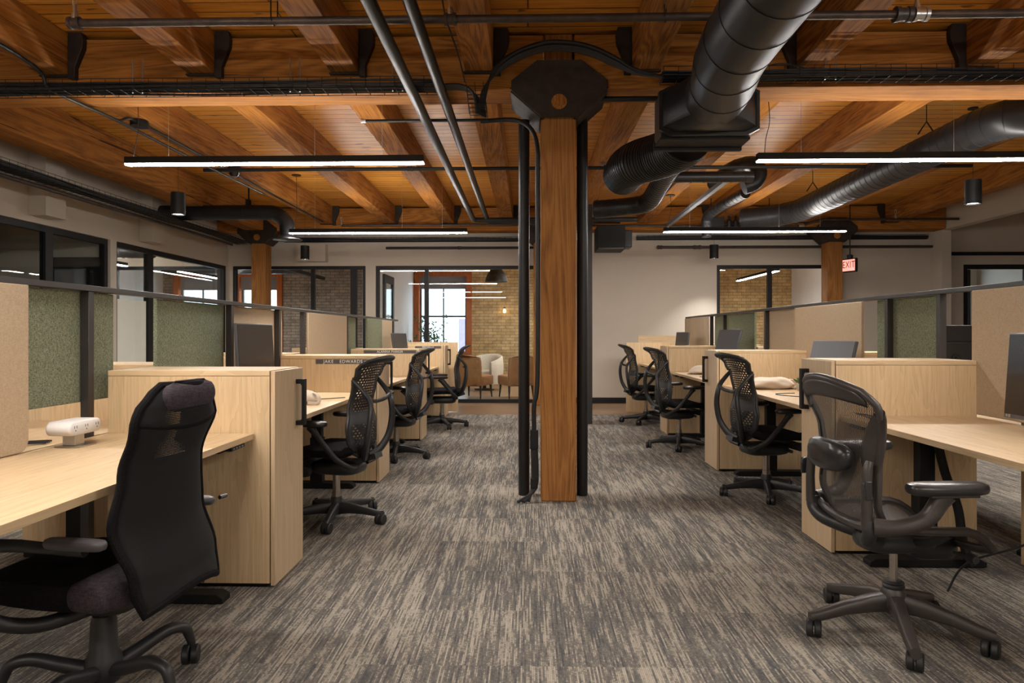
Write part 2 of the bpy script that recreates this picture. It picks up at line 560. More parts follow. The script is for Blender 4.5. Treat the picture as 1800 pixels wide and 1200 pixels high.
# ------------------------------------------------------------------ the shell
XL, XR, YB = -5.35, 7.02, 12.05
DECK = 3.40
def S(name, mb, mat, label, **k):
    return struct(mb.build(name, mat, **k), label)

S('floor', MB().box(-9.2, 11, -3.2, 10.32, -0.1, 0), 'carpet', 'grey and tan streaked carpet tile floor of the office')
S('floor_wood', MB().box(-9.2, 11, 10.32, 17.4, -0.1, -0.002), 'floorwood', 'brown wood plank floor strip beyond the carpet')
S('ceiling', MB().box(-9.2, 11, -3.2, 17.4, DECK, DECK + 0.1), 'deck', 'orange varnished plank ceiling deck above the joists')
S('wall_behind', MB().box(-9.2, 11, -3.3, -3.2, 0, DECK), 'wall', 'beige wall behind the camera')
S('wall_outer_left', MB().box(-9.3, -9.2, -3.3, 17.4, 0, DECK), 'white_wall', 'far wall of the left side rooms')
S('wall_outer_right', MB().box(11, 11.1, -3.3, 17.4, 0, DECK), 'wall', 'far wall of the right side corridor')

# left wall: solid above the glazing and below none; pieces in one mesh (one wall)
w = MB()
FT = 2.425
wl = (XL - 0.14, XL)
w.box(*wl, -3.2, 12.19, FT, DECK)
w.box(*wl, -3.2, 5.6, 0, FT)
w.box(*wl, 8.63, 8.76, 0, FT)
S('wall_left', w, 'wall', 'beige left wall above the black framed side room windows')
for i, y in enumerate((7.19, 9.27)):
    b = MB().box(XL, XL + 0.19, y, y + 0.32, 2.49, DECK - 0.01)
    struct(b.build('trim_%d' % (i + 1), 'wall', bevel=0.004), ('nearer', 'farther')[i] + ' boxed out beige duct cover high on the left wall')

S('trim_4', MB().box(-4.05, -3.55, YB - 0.17, YB, 2.49, 2.80), 'wall', 'boxed out beige duct cover high on the back wall')
def glazing(name, axis, at_, a0, a1, z0, z1, mulls, label, fw=0.055, depth=0.07, sill=True, joints=()):
    """black framed glazing; axis X = runs along X at y=at_, axis Y = runs along Y at x=at_"""
    root = thing(name, label, None, (0, 0, 0))
    root['kind'] = 'structure'
    f = MB()
    def bx(mb, u0, u1, q0, q1, d=depth, off=0.0):
        if axis == 'X': mb.box(u0, u1, at_ - d / 2 + off, at_ + d / 2 + off, q0, q1)
        else: mb.box(at_ - d / 2 + off, at_ + d / 2 + off, u0, u1, q0, q1)
    bx(f, a0, a0 + fw, z0, z1)
    bx(f, a1 - fw, a1, z0, z1)
    bx(f, a0 + fw, a1 - fw, z1 - fw, z1)
    if sill: bx(f, a0 + fw, a1 - fw, z0, z0 + fw)
    f.build('window_frame', 'black_frame', root)
    edges = [a0 + fw]
    for m_, mw in mulls:
        mm = MB()
        bx(mm, m_ - mw / 2, m_ + mw / 2, z0 + (fw if sill else 0), z1 - fw)
        mm.build('mullion', 'black_frame', root)
        edges += [m_ - mw / 2, m_ + mw / 2]
    edges.append(a1 - fw)
    for i in range(0, len(edges), 2):
        e = [edges[i]] + [j for j in joints if edges[i] < j < edges[i + 1]] + [edges[i + 1]]
        for u0, u1 in zip(e, e[1:]):
            g = MB()
            bx(g, u0 + (0.003 if u0 in joints else 0), u1 - (0.003 if u1 in joints else 0), z0 + (fw if sill else 0), z1 - fw, 0.010)
            g.build('window_pane', 'glass', root, smooth=0)
    return root

XLm = XL - 0.07
glazing('window_1', 'Y', XLm, 5.6, 8.63, 0, FT, [(7.56, 0.12)], 'black framed glass front of the dark side room at far left', 0.07)
glazing('window_2', 'Y', XLm, 8.76, 12.04, 0, FT, [(9.63, 0.13)], 'black framed glass front of the lit left side room', 0.07, joints=(10.6,))
MB().box(XLm - 0.004, XLm + 0.004, 8.84, 9.56, 0.08, 1.68).build('privacy_film', 'film', bpy.data.objects['window_2'])
MB().box(XLm - 0.004, XLm + 0.004, 9.70, 11.96, 0.08, 1.68).build('privacy_film', 'film', bpy.data.objects['window_2'])
# partition between the two side rooms with a black framed door
p = MB()
p.box(-9.2, -6.25, 8.64, 8.74, 0, DECK)
p.box(-6.25, XL - 0.14, 8.64, 8.74, 2.2, DECK)
S('wall_side_rooms', p, 'wall', 'beige partition between the two left side rooms')
d = thing('door_1', 'black framed glass door between the left side rooms', None, (0, 0, 0)); d['kind'] = 'structure'
f = MB()
f.box(-6.25, -6.12, 8.62, 8.76, 0, 2.2).box(-5.66, -5.49, 8.62, 8.76, 0, 2.2).box(-6.12, -5.66, 8.62, 8.76, 2.06, 2.2)
f.build('door_frame', 'black_frame', d)
MB().box(-6.12, -5.66, 8.68, 8.69, 0, 2.06).build('door_pane', 'blind', d)

# back wall with openings
w = MB()
wb = (YB, YB + 0.14)
w.box(-9.2, 10.9, *wb, 2.425, DECK)
w.box(-5.49, -5.26, *wb, 0, 2.425)
w.box(-2.88, -2.70, *wb, 0, 2.425)
w.box(0.22, 3.31, *wb, 0, 2.425)
w.box(5.26, 7.57, *wb, 0, 2.425)
w.box(8.72, 10.9, *wb, 0, 2.425)
S('wall_back', w, 'wall', 'beige back wall with black framed room fronts')
YBm = YB + 0.05
glazing('window_3', 'X', YBm, -5.26, -2.88, 0, 2.425, [(-3.83, 0.07), (-3.1, 0.11)], 'black framed glass front left of centre showing brick and a bright window', 0.055)
glazing('window_4', 'X', YBm, -2.70, 0.22, 0, 2.425, [(-1.80, 0.075)], 'wide black framed glass front of the lounge with tan chairs', 0.06, joints=(-0.82,))
glazing('window_5', 'X', YBm, 3.31, 5.26, 0, 2.425, [(4.24, 0.075)], 'black framed glass front right of the column showing pale brick', 0.06)
glazing('window_6', 'X', YBm, 7.57, 8.72, 0, 2.425, [], 'black framed glass door of the bluish room at far right', 0.08)
glazing('window_7', 'X', YBm, -9.2, -5.49, 0, 2.425, [(-7.4, 0.08)], 'black framed glass end of the lit left side room', 0.06)
# baseboards
b = MB().box(0.22, 3.31, YB - 0.014, YB, 0, 0.10).box(5.26, XR, YB - 0.014, YB, 0, 0.10)
S('baseboard_back', b, 'black_frame', 'black baseboard along the back wall')
# right wall header, end pier and the strip in the corridor
w = MB()
w.box(XR, XR + 0.16, -3.2, 11.75, 2.98, DECK)
w.box(XR, XR + 0.16, 11.75, YB, 0, DECK)
S('wall_right', w, 'wall', 'beige right wall: tall opening header and end pier')
S('trim_3', MB().box(XR + 0.16, 10.9, YB - 0.03, YB, 2.58, 2.64), 'black_frame', 'black horizontal strip above the far right door')
# cross walls dividing the rooms behind
S('wall_lounge_left', MB().box(-2.97, -2.85, YB + 0.14, 17.0, 0, DECK), 'white_wall', 'white side wall on the left of the lounge')
S('wall_lounge_right', MB().box(2.0, 2.12, YB + 0.14, 17.0, 0, DECK), 'white_wall', 'white wall on the right of the lounge')
S('wall_meeting_right', MB().box(6.5, 6.62, YB + 0.14, 17.0, 0, DECK), 'white_wall', 'white side wall of the room behind the right window')

# brick facade with three window openings
def facade(x0, x1, ops, mat, name, label):
    w = MB()
    xs = x0
    for a, b_, z0, z1 in ops:
        w.box(xs, a, 17.0, 17.3, 0, DECK)
        w.box(a, b_, 17.0, 17.3, 0, z0)
        w.box(a, b_, 17.0, 17.3, z1, DECK)
        xs = b_
    w.box(xs, x1, 17.0, 17.3, 0, DECK)
    S(name, w, mat, label)
facade(-9.2, -2.97, [(-8.9, -7.55, 0.7, 2.74), (-7.35, -6.15, 0.7, 2.74)], 'grey_brick', 'wall_brick_left', 'dark grey brown brick wall behind the left rooms')
facade(-2.85, 6.5, [(-2.84, -1.40, 0.72, 2.76)], 'brick', 'wall_brick_lounge', 'buff brick wall at the back of the lounge')
facade(6.62, 11.0, [(7.2, 10.8, 0.3, 3.0)], 'white_wall', 'wall_facade_right', 'outer wall of the bluish room')

def outer_window(name, x0, x1, z0, z1, label):
    r = thing(name, label, None, (0, 0, 0)); r['kind'] = 'structure'
    f = MB()
    f.box(x0, x0 + 0.13, 16.92, 17.2, z0, z1).box(x1 - 0.13, x1, 16.92, 17.2, z0, z1).box(x0 + 0.13, x1 - 0.13, 16.92, 17.2, z1 - 0.1, z1).box(x0 + 0.13, x1 - 0.13, 16.92, 17.2, z0, z0 + 0.06)
    f.build('casing', 'orange_frame', r)
    g = MB()
    xm, zm = (x0 + x1) / 2, z0 + (z1 - z0) * 0.46
    a, b_ = x0 + 0.13, x1 - 0.13
    g.box(a, a + 0.045, 17.08, 17.14, z0 + 0.06, z1 - 0.1).box(b_ - 0.045, b_, 17.08, 17.14, z0 + 0.06, z1 - 0.1)
    g.box(xm - 0.018, xm + 0.018, 17.09, 17.13, z0 + 0.06, z1 - 0.1).box(a, b_, 17.085, 17.135, zm - 0.025, zm + 0.025)
    g.build('sash', 'monitor', r)
    MB().box(a + 0.045, b_ - 0.045, 17.10, 17.105, z0 + 0.06, z1 - 0.1).build('window_pane', 'glass', r, smooth=0)
    MB().box(a + 0.01, b_ - 0.01, 17.02, 17.03, z1 - 0.42, z1 - 0.1).build('roller_blind', 'blind', r)
    return r
outer_window('window_8', -2.84, -1.40, 0.72, 2.76, 'tall bright window with orange wood casing in the lounge')
outer_window('window_9', -7.35, -6.15, 0.7, 2.74, 'bright window with orange casing behind the left column')
outer_window('window_10', -8.9, -7.55, 0.7, 2.74, 'orange cased window seen through the left side room')
outer_window('window_11_added', 7.2, 10.8, 0.3, 3.0, 'added wide window letting daylight into the far right room').children[0].data.materials[0] = M['black_frame']  # window added and widened so more daylight reaches this room
tag(MB().box(-2.65, 0.6, 26, 27, -3, 1.80).build('building_across', 'purple_brick'), 'violet grey building outside the lounge window', 'building')

# ------------------------------------------------------------------ timber structure
def joist(x0, x1, y0, y1, z0, label, grp):
    o = MB().box(x0 - x0, x1 - x0, 0, y1 - y0, z0 - DECK, -0.001).build('timber_joist', 'fir_y', bevel=0.006)
    o.location = (x0, y0, DECK)
    return tag(o, label, 'beam', grp)
BY0, BY1 = 4.92, 5.24
near = [(-3.54, -3.337, 'fourth'), (-2.463, -2.262, 'third'), (-1.42, -1.218, 'second'), (-0.45, -0.247, 'first')]
G0, G1 = 'timber joists of the near ceiling bay', 'timber joists of the far ceiling bay'
for a, b_, t in near:
    joist(a, b_, -1.6, BY0, 3.10, 'orange brown timber joist, %s left of the column, near ceiling bay' % t, G0)
for (a, b_), t in zip([(0.741, 0.936), (1.90, 2.086), (3.083, 3.27)], ('first', 'second', 'third')):
    joist(a, b_, -1.6, BY0, 3.10, 'orange brown timber joist, %s right of the column, near ceiling bay' % t, G0)
for (a, b_, z), t in zip([(-4.86, -4.54, 3.0), (-3.54, -3.336, 3.1), (-2.463, -2.261, 3.1), (-1.47, -1.25, 3.1), (-0.47, -0.25, 3.1)],
                         ('thick fifth', 'fourth', 'third', 'second', 'first')):
    joist(a, b_, BY1, 11.62, z, 'timber joist running to the back, %s left of the column, far ceiling bay' % t, G1)
for (a, b_), t in zip([(0.78, 0.98), (1.85, 2.05), (3.05, 3.27), (4.5, 4.7), (5.98, 6.2)], ('first', 'second', 'third', 'fourth', 'fifth')):
    joist(a, b_, BY1, 11.62, 3.10, 'timber joist running to the back, %s right of the column, far ceiling bay' % t, G1)
def xbeam(y0, y1, x0, x1, label):
    o = MB().box(0, x1 - x0, 0, y1 - y0, 2.98 - DECK, -0.03).build('cross_beam', 'fir_x', bevel=0.007)
    o.location = (x0, y0, DECK)
    return tag(o, label, 'beam', 'heavy timber cross beams')
xbeam(BY0, BY1, XL + 0.01, 0.11, 'heavy timber cross beam left of the central column')
xbeam(BY0, BY1, 0.335, XR - 0.01, 'heavy timber cross beam right of the central column')
xbeam(11.62, 11.94, XL + 0.01, XR - 0.01, 'heavy timber cross beam just before the back wall')

# cast hangers holding the joists on the cross beam
def hanger_mb(w, side):
    mb = MB()
    mb.box(-0.012, w + 0.012, -0.045, 0.0, -0.314, -0.302)
    pr = [(0, 0), (0.10, 0), (0.112, -0.05), (0.108, -0.11), (0.075, -0.19), (0.05, -0.25), (0.05, -0.33), (0, -0.33)]
    if side > 0:
        mb.prism([(w + 0.002 + a, b) for a, b in pr], 'Y', -0.05, 0.0)
    else:
        mb.prism([(-0.002 - a, b) for a, b in pr], 'Y', -0.05, 0.0)
    mb.box(-0.012 if side < 0 else w, 0.0 if side < 0 else w + 0.012, -0.05, 0, -0.318, -0.02)
    return mb
rows = [(x0, x1, BY0, 'n', t, 'left') for x0, x1, t in near]
rows += [(0.741, 0.936, BY0, 'n', 'first', 'right'), (1.90, 2.086, BY0, 'n', 'second', 'right'), (3.083, 3.27, BY0, 'n', 'third', 'right')]
rows += [(-3.54, -3.336, 11.62, 'f', 'fourth', 'left'), (-2.463, -2.261, 11.62, 'f', 'third', 'left'), (-1.47, -1.25, 11.62, 'f', 'second', 'left'),
         (-0.47, -0.25, 11.62, 'f', 'first', 'left'), (3.05, 3.27, 11.62, 'f', 'third', 'right'), (4.5, 4.7, 11.62, 'f', 'fourth', 'right'), (5.98, 6.2, 11.62, 'f', 'fifth', 'right')]
for x0, x1, y, k, t, sd in rows:
    o = hanger_mb(x1 - x0, 1 if sd == 'left' else -1).build('joist_hanger', 'iron', loc=(x0, y, DECK), bevel=0.004)
    tag(o, 'black cast iron hanger under %s joist %s of the column, %s beam' % (t, sd, 'near' if k == 'n' else 'far'), 'bracket', 'cast iron joist hangers')

# columns
def column(x, y, label, w=0.256):
    t = thing('timber_column', label, 'column', (x, y, 0))
    MB().box(-w / 2, w / 2, 0, w, 0, 2.80).build('column_shaft', 'fir_z', t, bevel=0.008)
    c = MB()
    h = w / 2
    poly = [(-h + 0.0, 2.77), (h, 2.77), (h + 0.215, 2.96), (h + 0.215, 3.03), (h + 0.03, 3.175), (-h - 0.03, 3.175), (-h - 0.215, 3.03), (-h - 0.215, 2.96)]
    c.prism(poly, 'Y', -0.075, -0.055)
    c.prism(poly, 'Y', w + 0.07, w + 0.09)
    c.obox((-h - 0.108, w / 2, 2.865), (0.286, w + 0.13, 0.02), Matrix.Rotation(R(41.5), 3, 'Y'))
    c.obox((h + 0.108, w / 2, 2.865), (0.286, w + 0.13, 0.02), Matrix.Rotation(R(-41.5), 3, 'Y'))
    c.box(-h, -h + 0.02, -0.055, w + 0.07, 2.77, 2.97)
    c.box(h - 0.02, h, -0.055, w + 0.07, 2.77, 2.97)
    c.box(-h, h, -0.055, w + 0.07, 2.80, 2.82)
    c.obox((-h - 0.10, -0.055, 2.98), (0.25, 0.012, 0.012)).obox((h + 0.10, -0.055, 2.98), (0.25, 0.012, 0.012))
    c.build('column_capital', 'iron', t, bevel=0.003)
    MB().lathe([(0.0, 0.0), (0.055, 0.0), (0.055, 0.004), (0.0, 0.004)], 24, (0, -0.076, 2.875), Matrix.Rotation(R(90), 3, 'X')).build('bolt_cover', 'fir_y', t)
    MB().box(-0.1, 0.1, 0.0, w, 2.99, DECK - 0.01).build('upper_post', 'fir_z', t, bevel=0.006)
    return t
column(0.223, 4.96, 'rough orange brown timber column in the centre aisle with iron capital')
column(-4.65, 11.68, 'timber column rising behind the left dividers before the back wall')
column(5.20, 11.68, 'timber column rising behind the right dividers beside the exit sign')
column(0.223, 11.68, 'timber column at the back hidden behind the centre column')

# pipes beside the centre column
tag(MB().tube([(-0.03, 5.17, 0.0), (-0.03, 5.17, 2.83)], 0.042, 20).build('standing_pipe', 'pipe'), 'thick black vertical pipe left of the centre column', 'pipe')
tag(MB().tube([(0.41, 5.17, 0.0), (0.41, 5.17, 2.83)], 0.042, 20).build('standing_pipe', 'pipe'), 'thick black vertical pipe right of the centre column', 'pipe')
tag(MB().box(-0.037, 0.037, 0, 0.05, 0, 2.97).build('metal_post', 'rail', loc=(0.834, 9.25, 0), bevel=0.004), 'slim dark bronze post on the carpet behind the centre column', 'post')
t = thing('cable_conduit', 'black conduit with junction box clipped to the left of the centre column', 'conduit', (0.07, 4.93, 0))
MB().tube(spl([(-0.42, 0.12, 2.79), (-0.16, 0.1, 2.79), (-0.04, 0.05, 2.70), (0.0, 0.03, 2.55), (0.0, 0.03, 2.3), (0.0, 0.03, 0.95), (-0.025, 0.03, 0.7), (-0.025, 0.03, 0.5)], 6), 0.017, 12).build('conduit_tube', 'pipe', t)
MB().box(-0.055, 0.005, 0.0, 0.05, 0.385, 0.52).build('junction_box', 'black_metal', t, bevel=0.003)
c = MB()
for i in range(5):
    c.tube(spl([(-0.04 + i * 0.008, 0.03, 0.385), (-0.035 + i * 0.008, 0.03 + 0.004 * i, 0.15), (-0.05 + i * 0.004, 0.02, 0.07), (-0.08 - 0.016 * i + 0.03 * (i % 2), -0.01 - i * 0.008, 0.012)], 5), 0.011, 8)
c.build('cable_fan', 'cable', t)
MB().box(-0.052, 0.0, 0.006, 0.052, 0.10, 0.17).build('cable_clamp', 'black_metal', t, bevel=0.003)

# ------------------------------------------------------------------ pipes and ducts overhead
def pipe(name, pts, r, mat, label, cat='pipe', n=14, group=None, extra=None):
    t = thing(name, label, cat, (0, 0, 0), 0, group)
    MB().tube(pts, r, n).build('pipe_run', mat, t)
    if extra:
        for k, mb, m_ in extra:
            mb.build(k, m_, t)
    return t
def fitting(p, axis='X', r=0.036, l=0.07):
    rot = Matrix.Rotation(R(90), 3, 'Y') if axis == 'X' else Matrix.Rotation(R(90), 3, 'X')
    m_ = MB()
    m_.lathe([(r * .8, -l / 2), (r, -l / 2), (r, -l / 4), (r * .85, -l / 5), (r * .85, l / 5), (r, l / 4), (r, l / 2), (r * .8, l / 2)], 16, p, rot)
    return m_
def head(p):
    m_ = MB()
    m_.lathe([(0.02, 0), (0.02, 0.03), (0.012, 0.05), (0.01, 0.09)], 12, p)
    m_.tube([(p[0] - 0.014, p[1], p[2] + 0.085), (p[0] - 0.012, p[1], p[2] + 0.125), (p[0], p[1], p[2] + 0.135), (p[0] + 0.012, p[1], p[2] + 0.125), (p[0] + 0.014, p[1], p[2] + 0.085)], 0.003, 6)
    m_.lathe([(0.003, 0.133), (0.017, 0.135), (0.017, 0.138), (0.003, 0.138)], 12, p)
    return m_
Y1, Z1 = 3.95, 3.04
ex = [('pipe_fitting', fitting((-2.66, Y1, Z1)), 'old_pipe'), ('pipe_fitting', fitting((-0.45, Y1, Z1)), 'old_pipe'), ('pipe_fitting', fitting((2.14, Y1, Z1), 'X', 0.044, 0.09), 'rail'),
      ('pipe_fitting', fitting((2.24, Y1, Z1), 'X', 0.04, 0.08), 'steel'),
      ('sprinkler_head', head((-2.66, Y1, Z1 + 0.02)), 'steel'), ('sprinkler_head', head((-0.45, Y1, Z1 + 0.02)), 'steel'), ('sprinkler_head', head((2.22, Y1, Z1 + 0.02)), 'steel')]
for x in (-1.49, 0.78):
    hg = MB()
    hg.tube([(x, Y1 - 0.026, Z1 + 0.3), (x, Y1 - 0.026, Z1), (x + 0.01, Y1, Z1 - 0.03), (x + 0.02, Y1 + 0.026, Z1), (x + 0.02, Y1 + 0.026, Z1 + 0.3)], 0.004, 6)
    ex.append(('pipe_hanger', hg, 'black_metal'))
pipe('sprinkler_pipe', [(-2.70, Y1, Z1), (4.6, Y1, Z1 + 0.0)], 0.0235, 'old_pipe', 'rusty brown sprinkler pipe crossing nearest under the joists', 'pipe', extra=ex)
Y2 = 7.5
pipe('sprinkler_pipe', [(-3.6, Y2, 3.035), (4.8, Y2, 3.035)], 0.020, 'pipe', 'dark sprinkler pipe crossing just behind the pair of near pendant lights', 'pipe',
     extra=[('pipe_fitting', fitting((0.86, Y2, 3.035), 'X', 0.03, 0.06), 'pipe'), ('sprinkler_head', head((0.82, Y2, 3.05)), 'steel'), ('pipe_fitting', fitting((-1.3, Y2, 3.035), 'X', 0.028, 0.05), 'pipe')])
pipe('sprinkler_pipe', [(-3.05, 11.1, 2.99), (0.0, 11.1, 2.99), (1.3, 11.1, 2.97), (4.35, 11.1, 2.95), (4.75, 11.1, 3.06), (6.9, 11.1, 3.06)], 0.02, 'old_pipe', 'brown sprinkler pipe crossing just before the far cross beam', 'pipe',
     extra=[('sprinkler_head', head((-3.05, 11.1, 2.99)), 'steel'), ('pipe_fitting', fitting((4.4, 11.1, 2.96), 'X', 0.03, 0.08), 'steel'), ('sprinkler_head', head((5.9, 11.1, 3.07)), 'steel')])
pipe('sprinkler_pipe', [(-2.5, 11.97, 2.73), (0.1, 11.97, 2.73)], 0.022, 'pipe', 'thin black pipe high on the back wall left of the column', 'pipe',
     extra=[('pipe_fitting', fitting((-1.2, 11.97, 2.73), 'X', 0.03, 0.05), 'pipe')])
pipe('sprinkler_pipe', [(2.25, 11.97, 2.73), (6.99, 11.97, 2.73)], 0.024, 'old_pipe', 'brown black pipe high on the back wall right of the column', 'pipe',
     extra=[('pipe_fitting', fitting((2.3, 11.97, 2.73), 'X', 0.035, 0.07), 'old_pipe'), ('pipe_fitting', fitting((2.95, 11.97, 2.73), 'X', 0.035, 0.12), 'old_pipe')])
pipe('ceiling_pipe', spl([(-0.80, -1.5, 2.89), (-0.80, 4, 2.89), (-0.80, 9.85, 2.89)], 1) + [(-0.79, 9.98, 2.89), (-0.70, 10.02, 2.89), (1.6, 10.02, 2.89)], 0.038, 'pipe', 'black ceiling pipe running to the back, left one of the pair')
pipe('ceiling_pipe', [(-0.61, -1.5, 2.93), (-0.61, 10.3, 2.93), (-0.60, 10.38, 2.93), (-0.5, 10.42, 2.93), (1.4, 10.42, 2.93)], 0.036, 'pipe', 'black ceiling pipe running to the back, right one of the pair')
pipe('ceiling_pipe', [(-1.32, 5.45, 2.925), (-0.1, 5.45, 2.925)], 0.012, 'pipe', 'thin black conduit stub behind the near cross beam', extra=[('pipe_fitting', fitting((-1.32, 5.45, 2.925), 'X', 0.018, 0.04), 'steel')])
pipe('ceiling_pipe', [(0.47, 5.0, 2.93), (1.0, 5.0, 2.93)], 0.02, 'pipe', 'short black pipe between the column capital and the air box')

def duct(name, pts, r, label, ribs=0.12, n=28, extra=None, flex=False):
    t = thing(name, label, 'duct', (0, 0, 0))
    P = [Vector(p) for p in pts]
    # raised seams along the run
    L = [0]
    for a, b_ in zip(P, P[1:]): L.append(L[-1] + (b_ - a).length)
    m_ = MB().tube(P, r, n)
    s_ = ribs / 2
    while s_ < L[-1]:
        i = max(k for k in range(len(L)) if L[k] <= s_)
        i = min(i, len(P) - 2)
        f_ = (s_ - L[i]) / max(1e-6, L[i + 1] - L[i])
        c_ = P[i].lerp(P[i + 1], f_)
        d_ = (P[i + 1] - P[i]).normalized()
        m_.tube([c_ - d_ * (0.0025 if not flex else 0.006), c_ + d_ * (0.0025 if not flex else 0.006)], r + (0.0035 if not flex else 0.005), n)
        s_ += ribs
    m_.build('duct_tube', 'duct', t, smooth=45)
    if extra:
        for k, mb, m2 in extra: mb.build(k, m2, t)
    return t
# big supply duct dropping into the rectangular air box
tr = MB()
def rect_ring(cx, cz, hw, hh, y, n=24):
    out = []
    for k in range(n):
        a = 2 * PI * k / n + PI / n
        c_, s2 = math.cos(a), math.sin(a)
        q = max(abs(c_), abs(s2))
        out.append((cx + hw * c_ / q, y, cz + hh * s2 / q))
    return out
def circ_ring(cx, cz, r, y, n=24):
    return [(cx + r * math.cos(2 * PI * k / n + PI / n), y, cz + r * math.sin(2 * PI * k / n + PI / n)) for k in range(n)]
tr.rings([circ_ring(1.20, 2.745, 0.195, 4.36), circ_ring(1.20, 2.745, 0.195, 4.42), rect_ring(1.215, 2.715, 0.315, 0.145, 4.60)])
fl = MB().rings([rect_ring(1.215, 2.715, 0.335, 0.165, 4.60), rect_ring(1.215, 2.715, 0.335, 0.165, 4.65)])
bx_ = MB().box(0.905, 1.50, 4.66, 4.90, 2.55, 2.86)
gr = MB().box(0.895, 1.51, 4.86, 4.90, 2.515, 2.57).box(0.90, 1.505, 4.66, 4.88, 2.535, 2.552)
duct('supply_duct', spl([(1.08, 0.3, 2.75), (1.09, 2.6, 2.75), (1.105, 3.5, 2.75), (1.13, 3.85, 2.75), (1.18, 4.15, 2.745), (1.20, 4.38, 2.745)], 4), 0.195,
     'wide black spiral duct dropping to the air box right of the column', 0.31, 32,
     [('transition_hood', tr, 'duct'), ('flange', fl, 'duct'), ('air_box', bx_, 'duct'), ('air_grille', gr, 'black_metal')])
duct('flexible_duct', spl([(1.22, 5.27, 2.72), (1.20, 5.45, 2.70), (1.10, 5.72, 2.70), (0.97, 5.95, 2.71), (0.91, 6.2, 2.72), (0.90, 6.5, 2.72)], 5), 0.185,
     'ribbed black flexible duct curving behind the air box', 0.035, 32, flex=True, extra=[('duct_hanger', MB().tube([(1.10, 5.72, 2.80), (1.10, 5.72, DECK)], 0.006, 6), 'black_metal')])
duct('branch_duct', spl([(1.40, 6.7, 2.86), (1.42, 7.4, 2.82), (1.40, 7.95, 2.75), (1.25, 8.1, 2.73), (0.95, 8.1, 2.70), (0.80, 8.15, 2.70)], 5), 0.105, 'small black branch duct bending below the flexible duct', 0.07, 20, [('duct_hanger', MB().tube([(1.42, 7.4, 2.90), (1.42, 7.4, DECK)], 0.005, 6), 'black_metal')])
duct('branch_duct', [(1.50, 7.2, 2.86), (2.35, 7.2, 2.86)], 0.058, 'short thin horizontal duct right of the flexible duct', 0.14, 18)
duct('branch_duct', spl([(2.42, 7.72, 2.86), (2.55, 7.72, 2.92), (2.60, 7.74, 3.04), (2.56, 7.85, 3.16), (2.42, 8.2, 3.18), (2.32, 8.6, 3.08)], 5), 0.085, 'dark elbow duct beside the left end of the right near pendant light', 0.16, 18)
duct('branch_duct', spl([(2.75, 8.7, 3.0), (2.62, 9.4, 2.95), (2.55, 9.75, 2.88), (2.55, 9.8, 2.72), (2.55, 9.8, 2.6)], 5), 0.07, 'small black duct bending down above the far right pendant light', 0.1, 18)
tag(MB().bar((2.27, 7.6, 2.98), (2.27, 11.1, 2.98), 0.06, 0.05).build('metal_channel', 'blind'), 'grey metal channel running back beside the branch ducts', 'channel')
# long spiral duct on the right
hg = MB()
for y in (6.6, 9.2):
    hg.tube([(3.72, y, 3.12), (3.80, y, 3.24), (3.88, y, 3.12)], 0.008, 6)
    hg.tube([(3.80, y, 3.24), (3.80, y, 3.40)], 0.004, 6)
duct('long_spiral_duct', spl([(6.6, 5.45, 2.94), (4.25, 5.45, 2.94), (4.0, 5.47, 2.94), (3.85, 5.58, 2.94), (3.78, 5.8, 2.94)], 4) + [Vector((3.80, 9.4, 2.94)), Vector((3.80, 9.6, 2.94)), Vector((3.76, 9.75, 2.94)), Vector((3.62, 9.95, 2.93)), Vector((3.2, 10.25, 2.92))], 0.155,
     'long black spiral duct running to the back on the right', 0.12, 30, [('duct_hanger', hg, 'black_metal')])
# left supply duct with round diffuser
df = MB().lathe([(0.11, 2.60), (0.135, 2.57), (0.20, 2.545), (0.205, 2.535), (0.19, 2.53), (0.12, 2.55), (0.06, 2.56), (0.0, 2.56)], 28, (-3.37, 9.5, 0))
df2 = MB().lathe([(0.15, 2.555), (0.155, 2.545), (0.10, 2.535), (0.0, 2.53)], 28, (-3.37, 9.5, -0.01))
hg = MB().box(-3.95, -3.90, 9.46, 9.54, 3.02, 3.10).tube([(-3.92, 9.5, 3.1), (-3.92, 9.5, 3.40)], 0.012, 8)
duct('supply_duct', spl([(XL + 0.01, 9.5, 2.92), (-4.6, 9.5, 2.92), (-3.70, 9.5, 2.92), (-3.50, 9.5, 2.88), (-3.39, 9.5, 2.77), (-3.37, 9.5, 2.60)], 6), 0.105,
     'smooth black duct from the left wall elbowing down to a round diffuser', 0.55, 24, [('diffuser_ring', df, 'duct'), ('diffuser_cone', df2, 'rail'), ('duct_hanger', hg, 'black_metal')])
# equipment boxes
t = thing('fan_coil_unit', 'black box unit hanging just right of the centre column at the back', 'air unit', (1.05, 10.35, 2.5))
MB().box(0, 0.42, 0, 0.5, 0, 0.36).build('casing', 'black_metal', t, bevel=0.006)
MB().box(0.42, 0.54, 0.1, 0.4, 0.04, 0.30).build('outlet_collar', 'duct', t, bevel=0.01)
MB().box(0.02, 0.40, -0.01, 0.0, -0.0, 0.02).build('drain_lip', 'rail', t)
t = thing('control_equipment', 'black mechanical valves and boxes above the far right pendant light', 'air unit', (2.75, 10.6, 2.88))
MB().box(0, 0.28, 0, 0.2, 0, 0.14).build('casing', 'black_metal', t, bevel=0.005)
mm = MB()
for i in range(5):
    mm.lathe([(0.03, 0), (0.045, 0.01), (0.045, 0.1), (0.02, 0.13), (0.02, 0.18)], 12, (0.38 + 0.1 * i, 0.1, -0.01))
mm.tube([(0.28, 0.1, 0.05), (0.95, 0.1, 0.05)], 0.018, 10)
mm.build('valve_row', 'pipe', t)
MB().box(0.92, 1.1, 0.0, 0.2, 0.03, 0.13).build('control_box', 'black_metal', t, bevel=0.004)
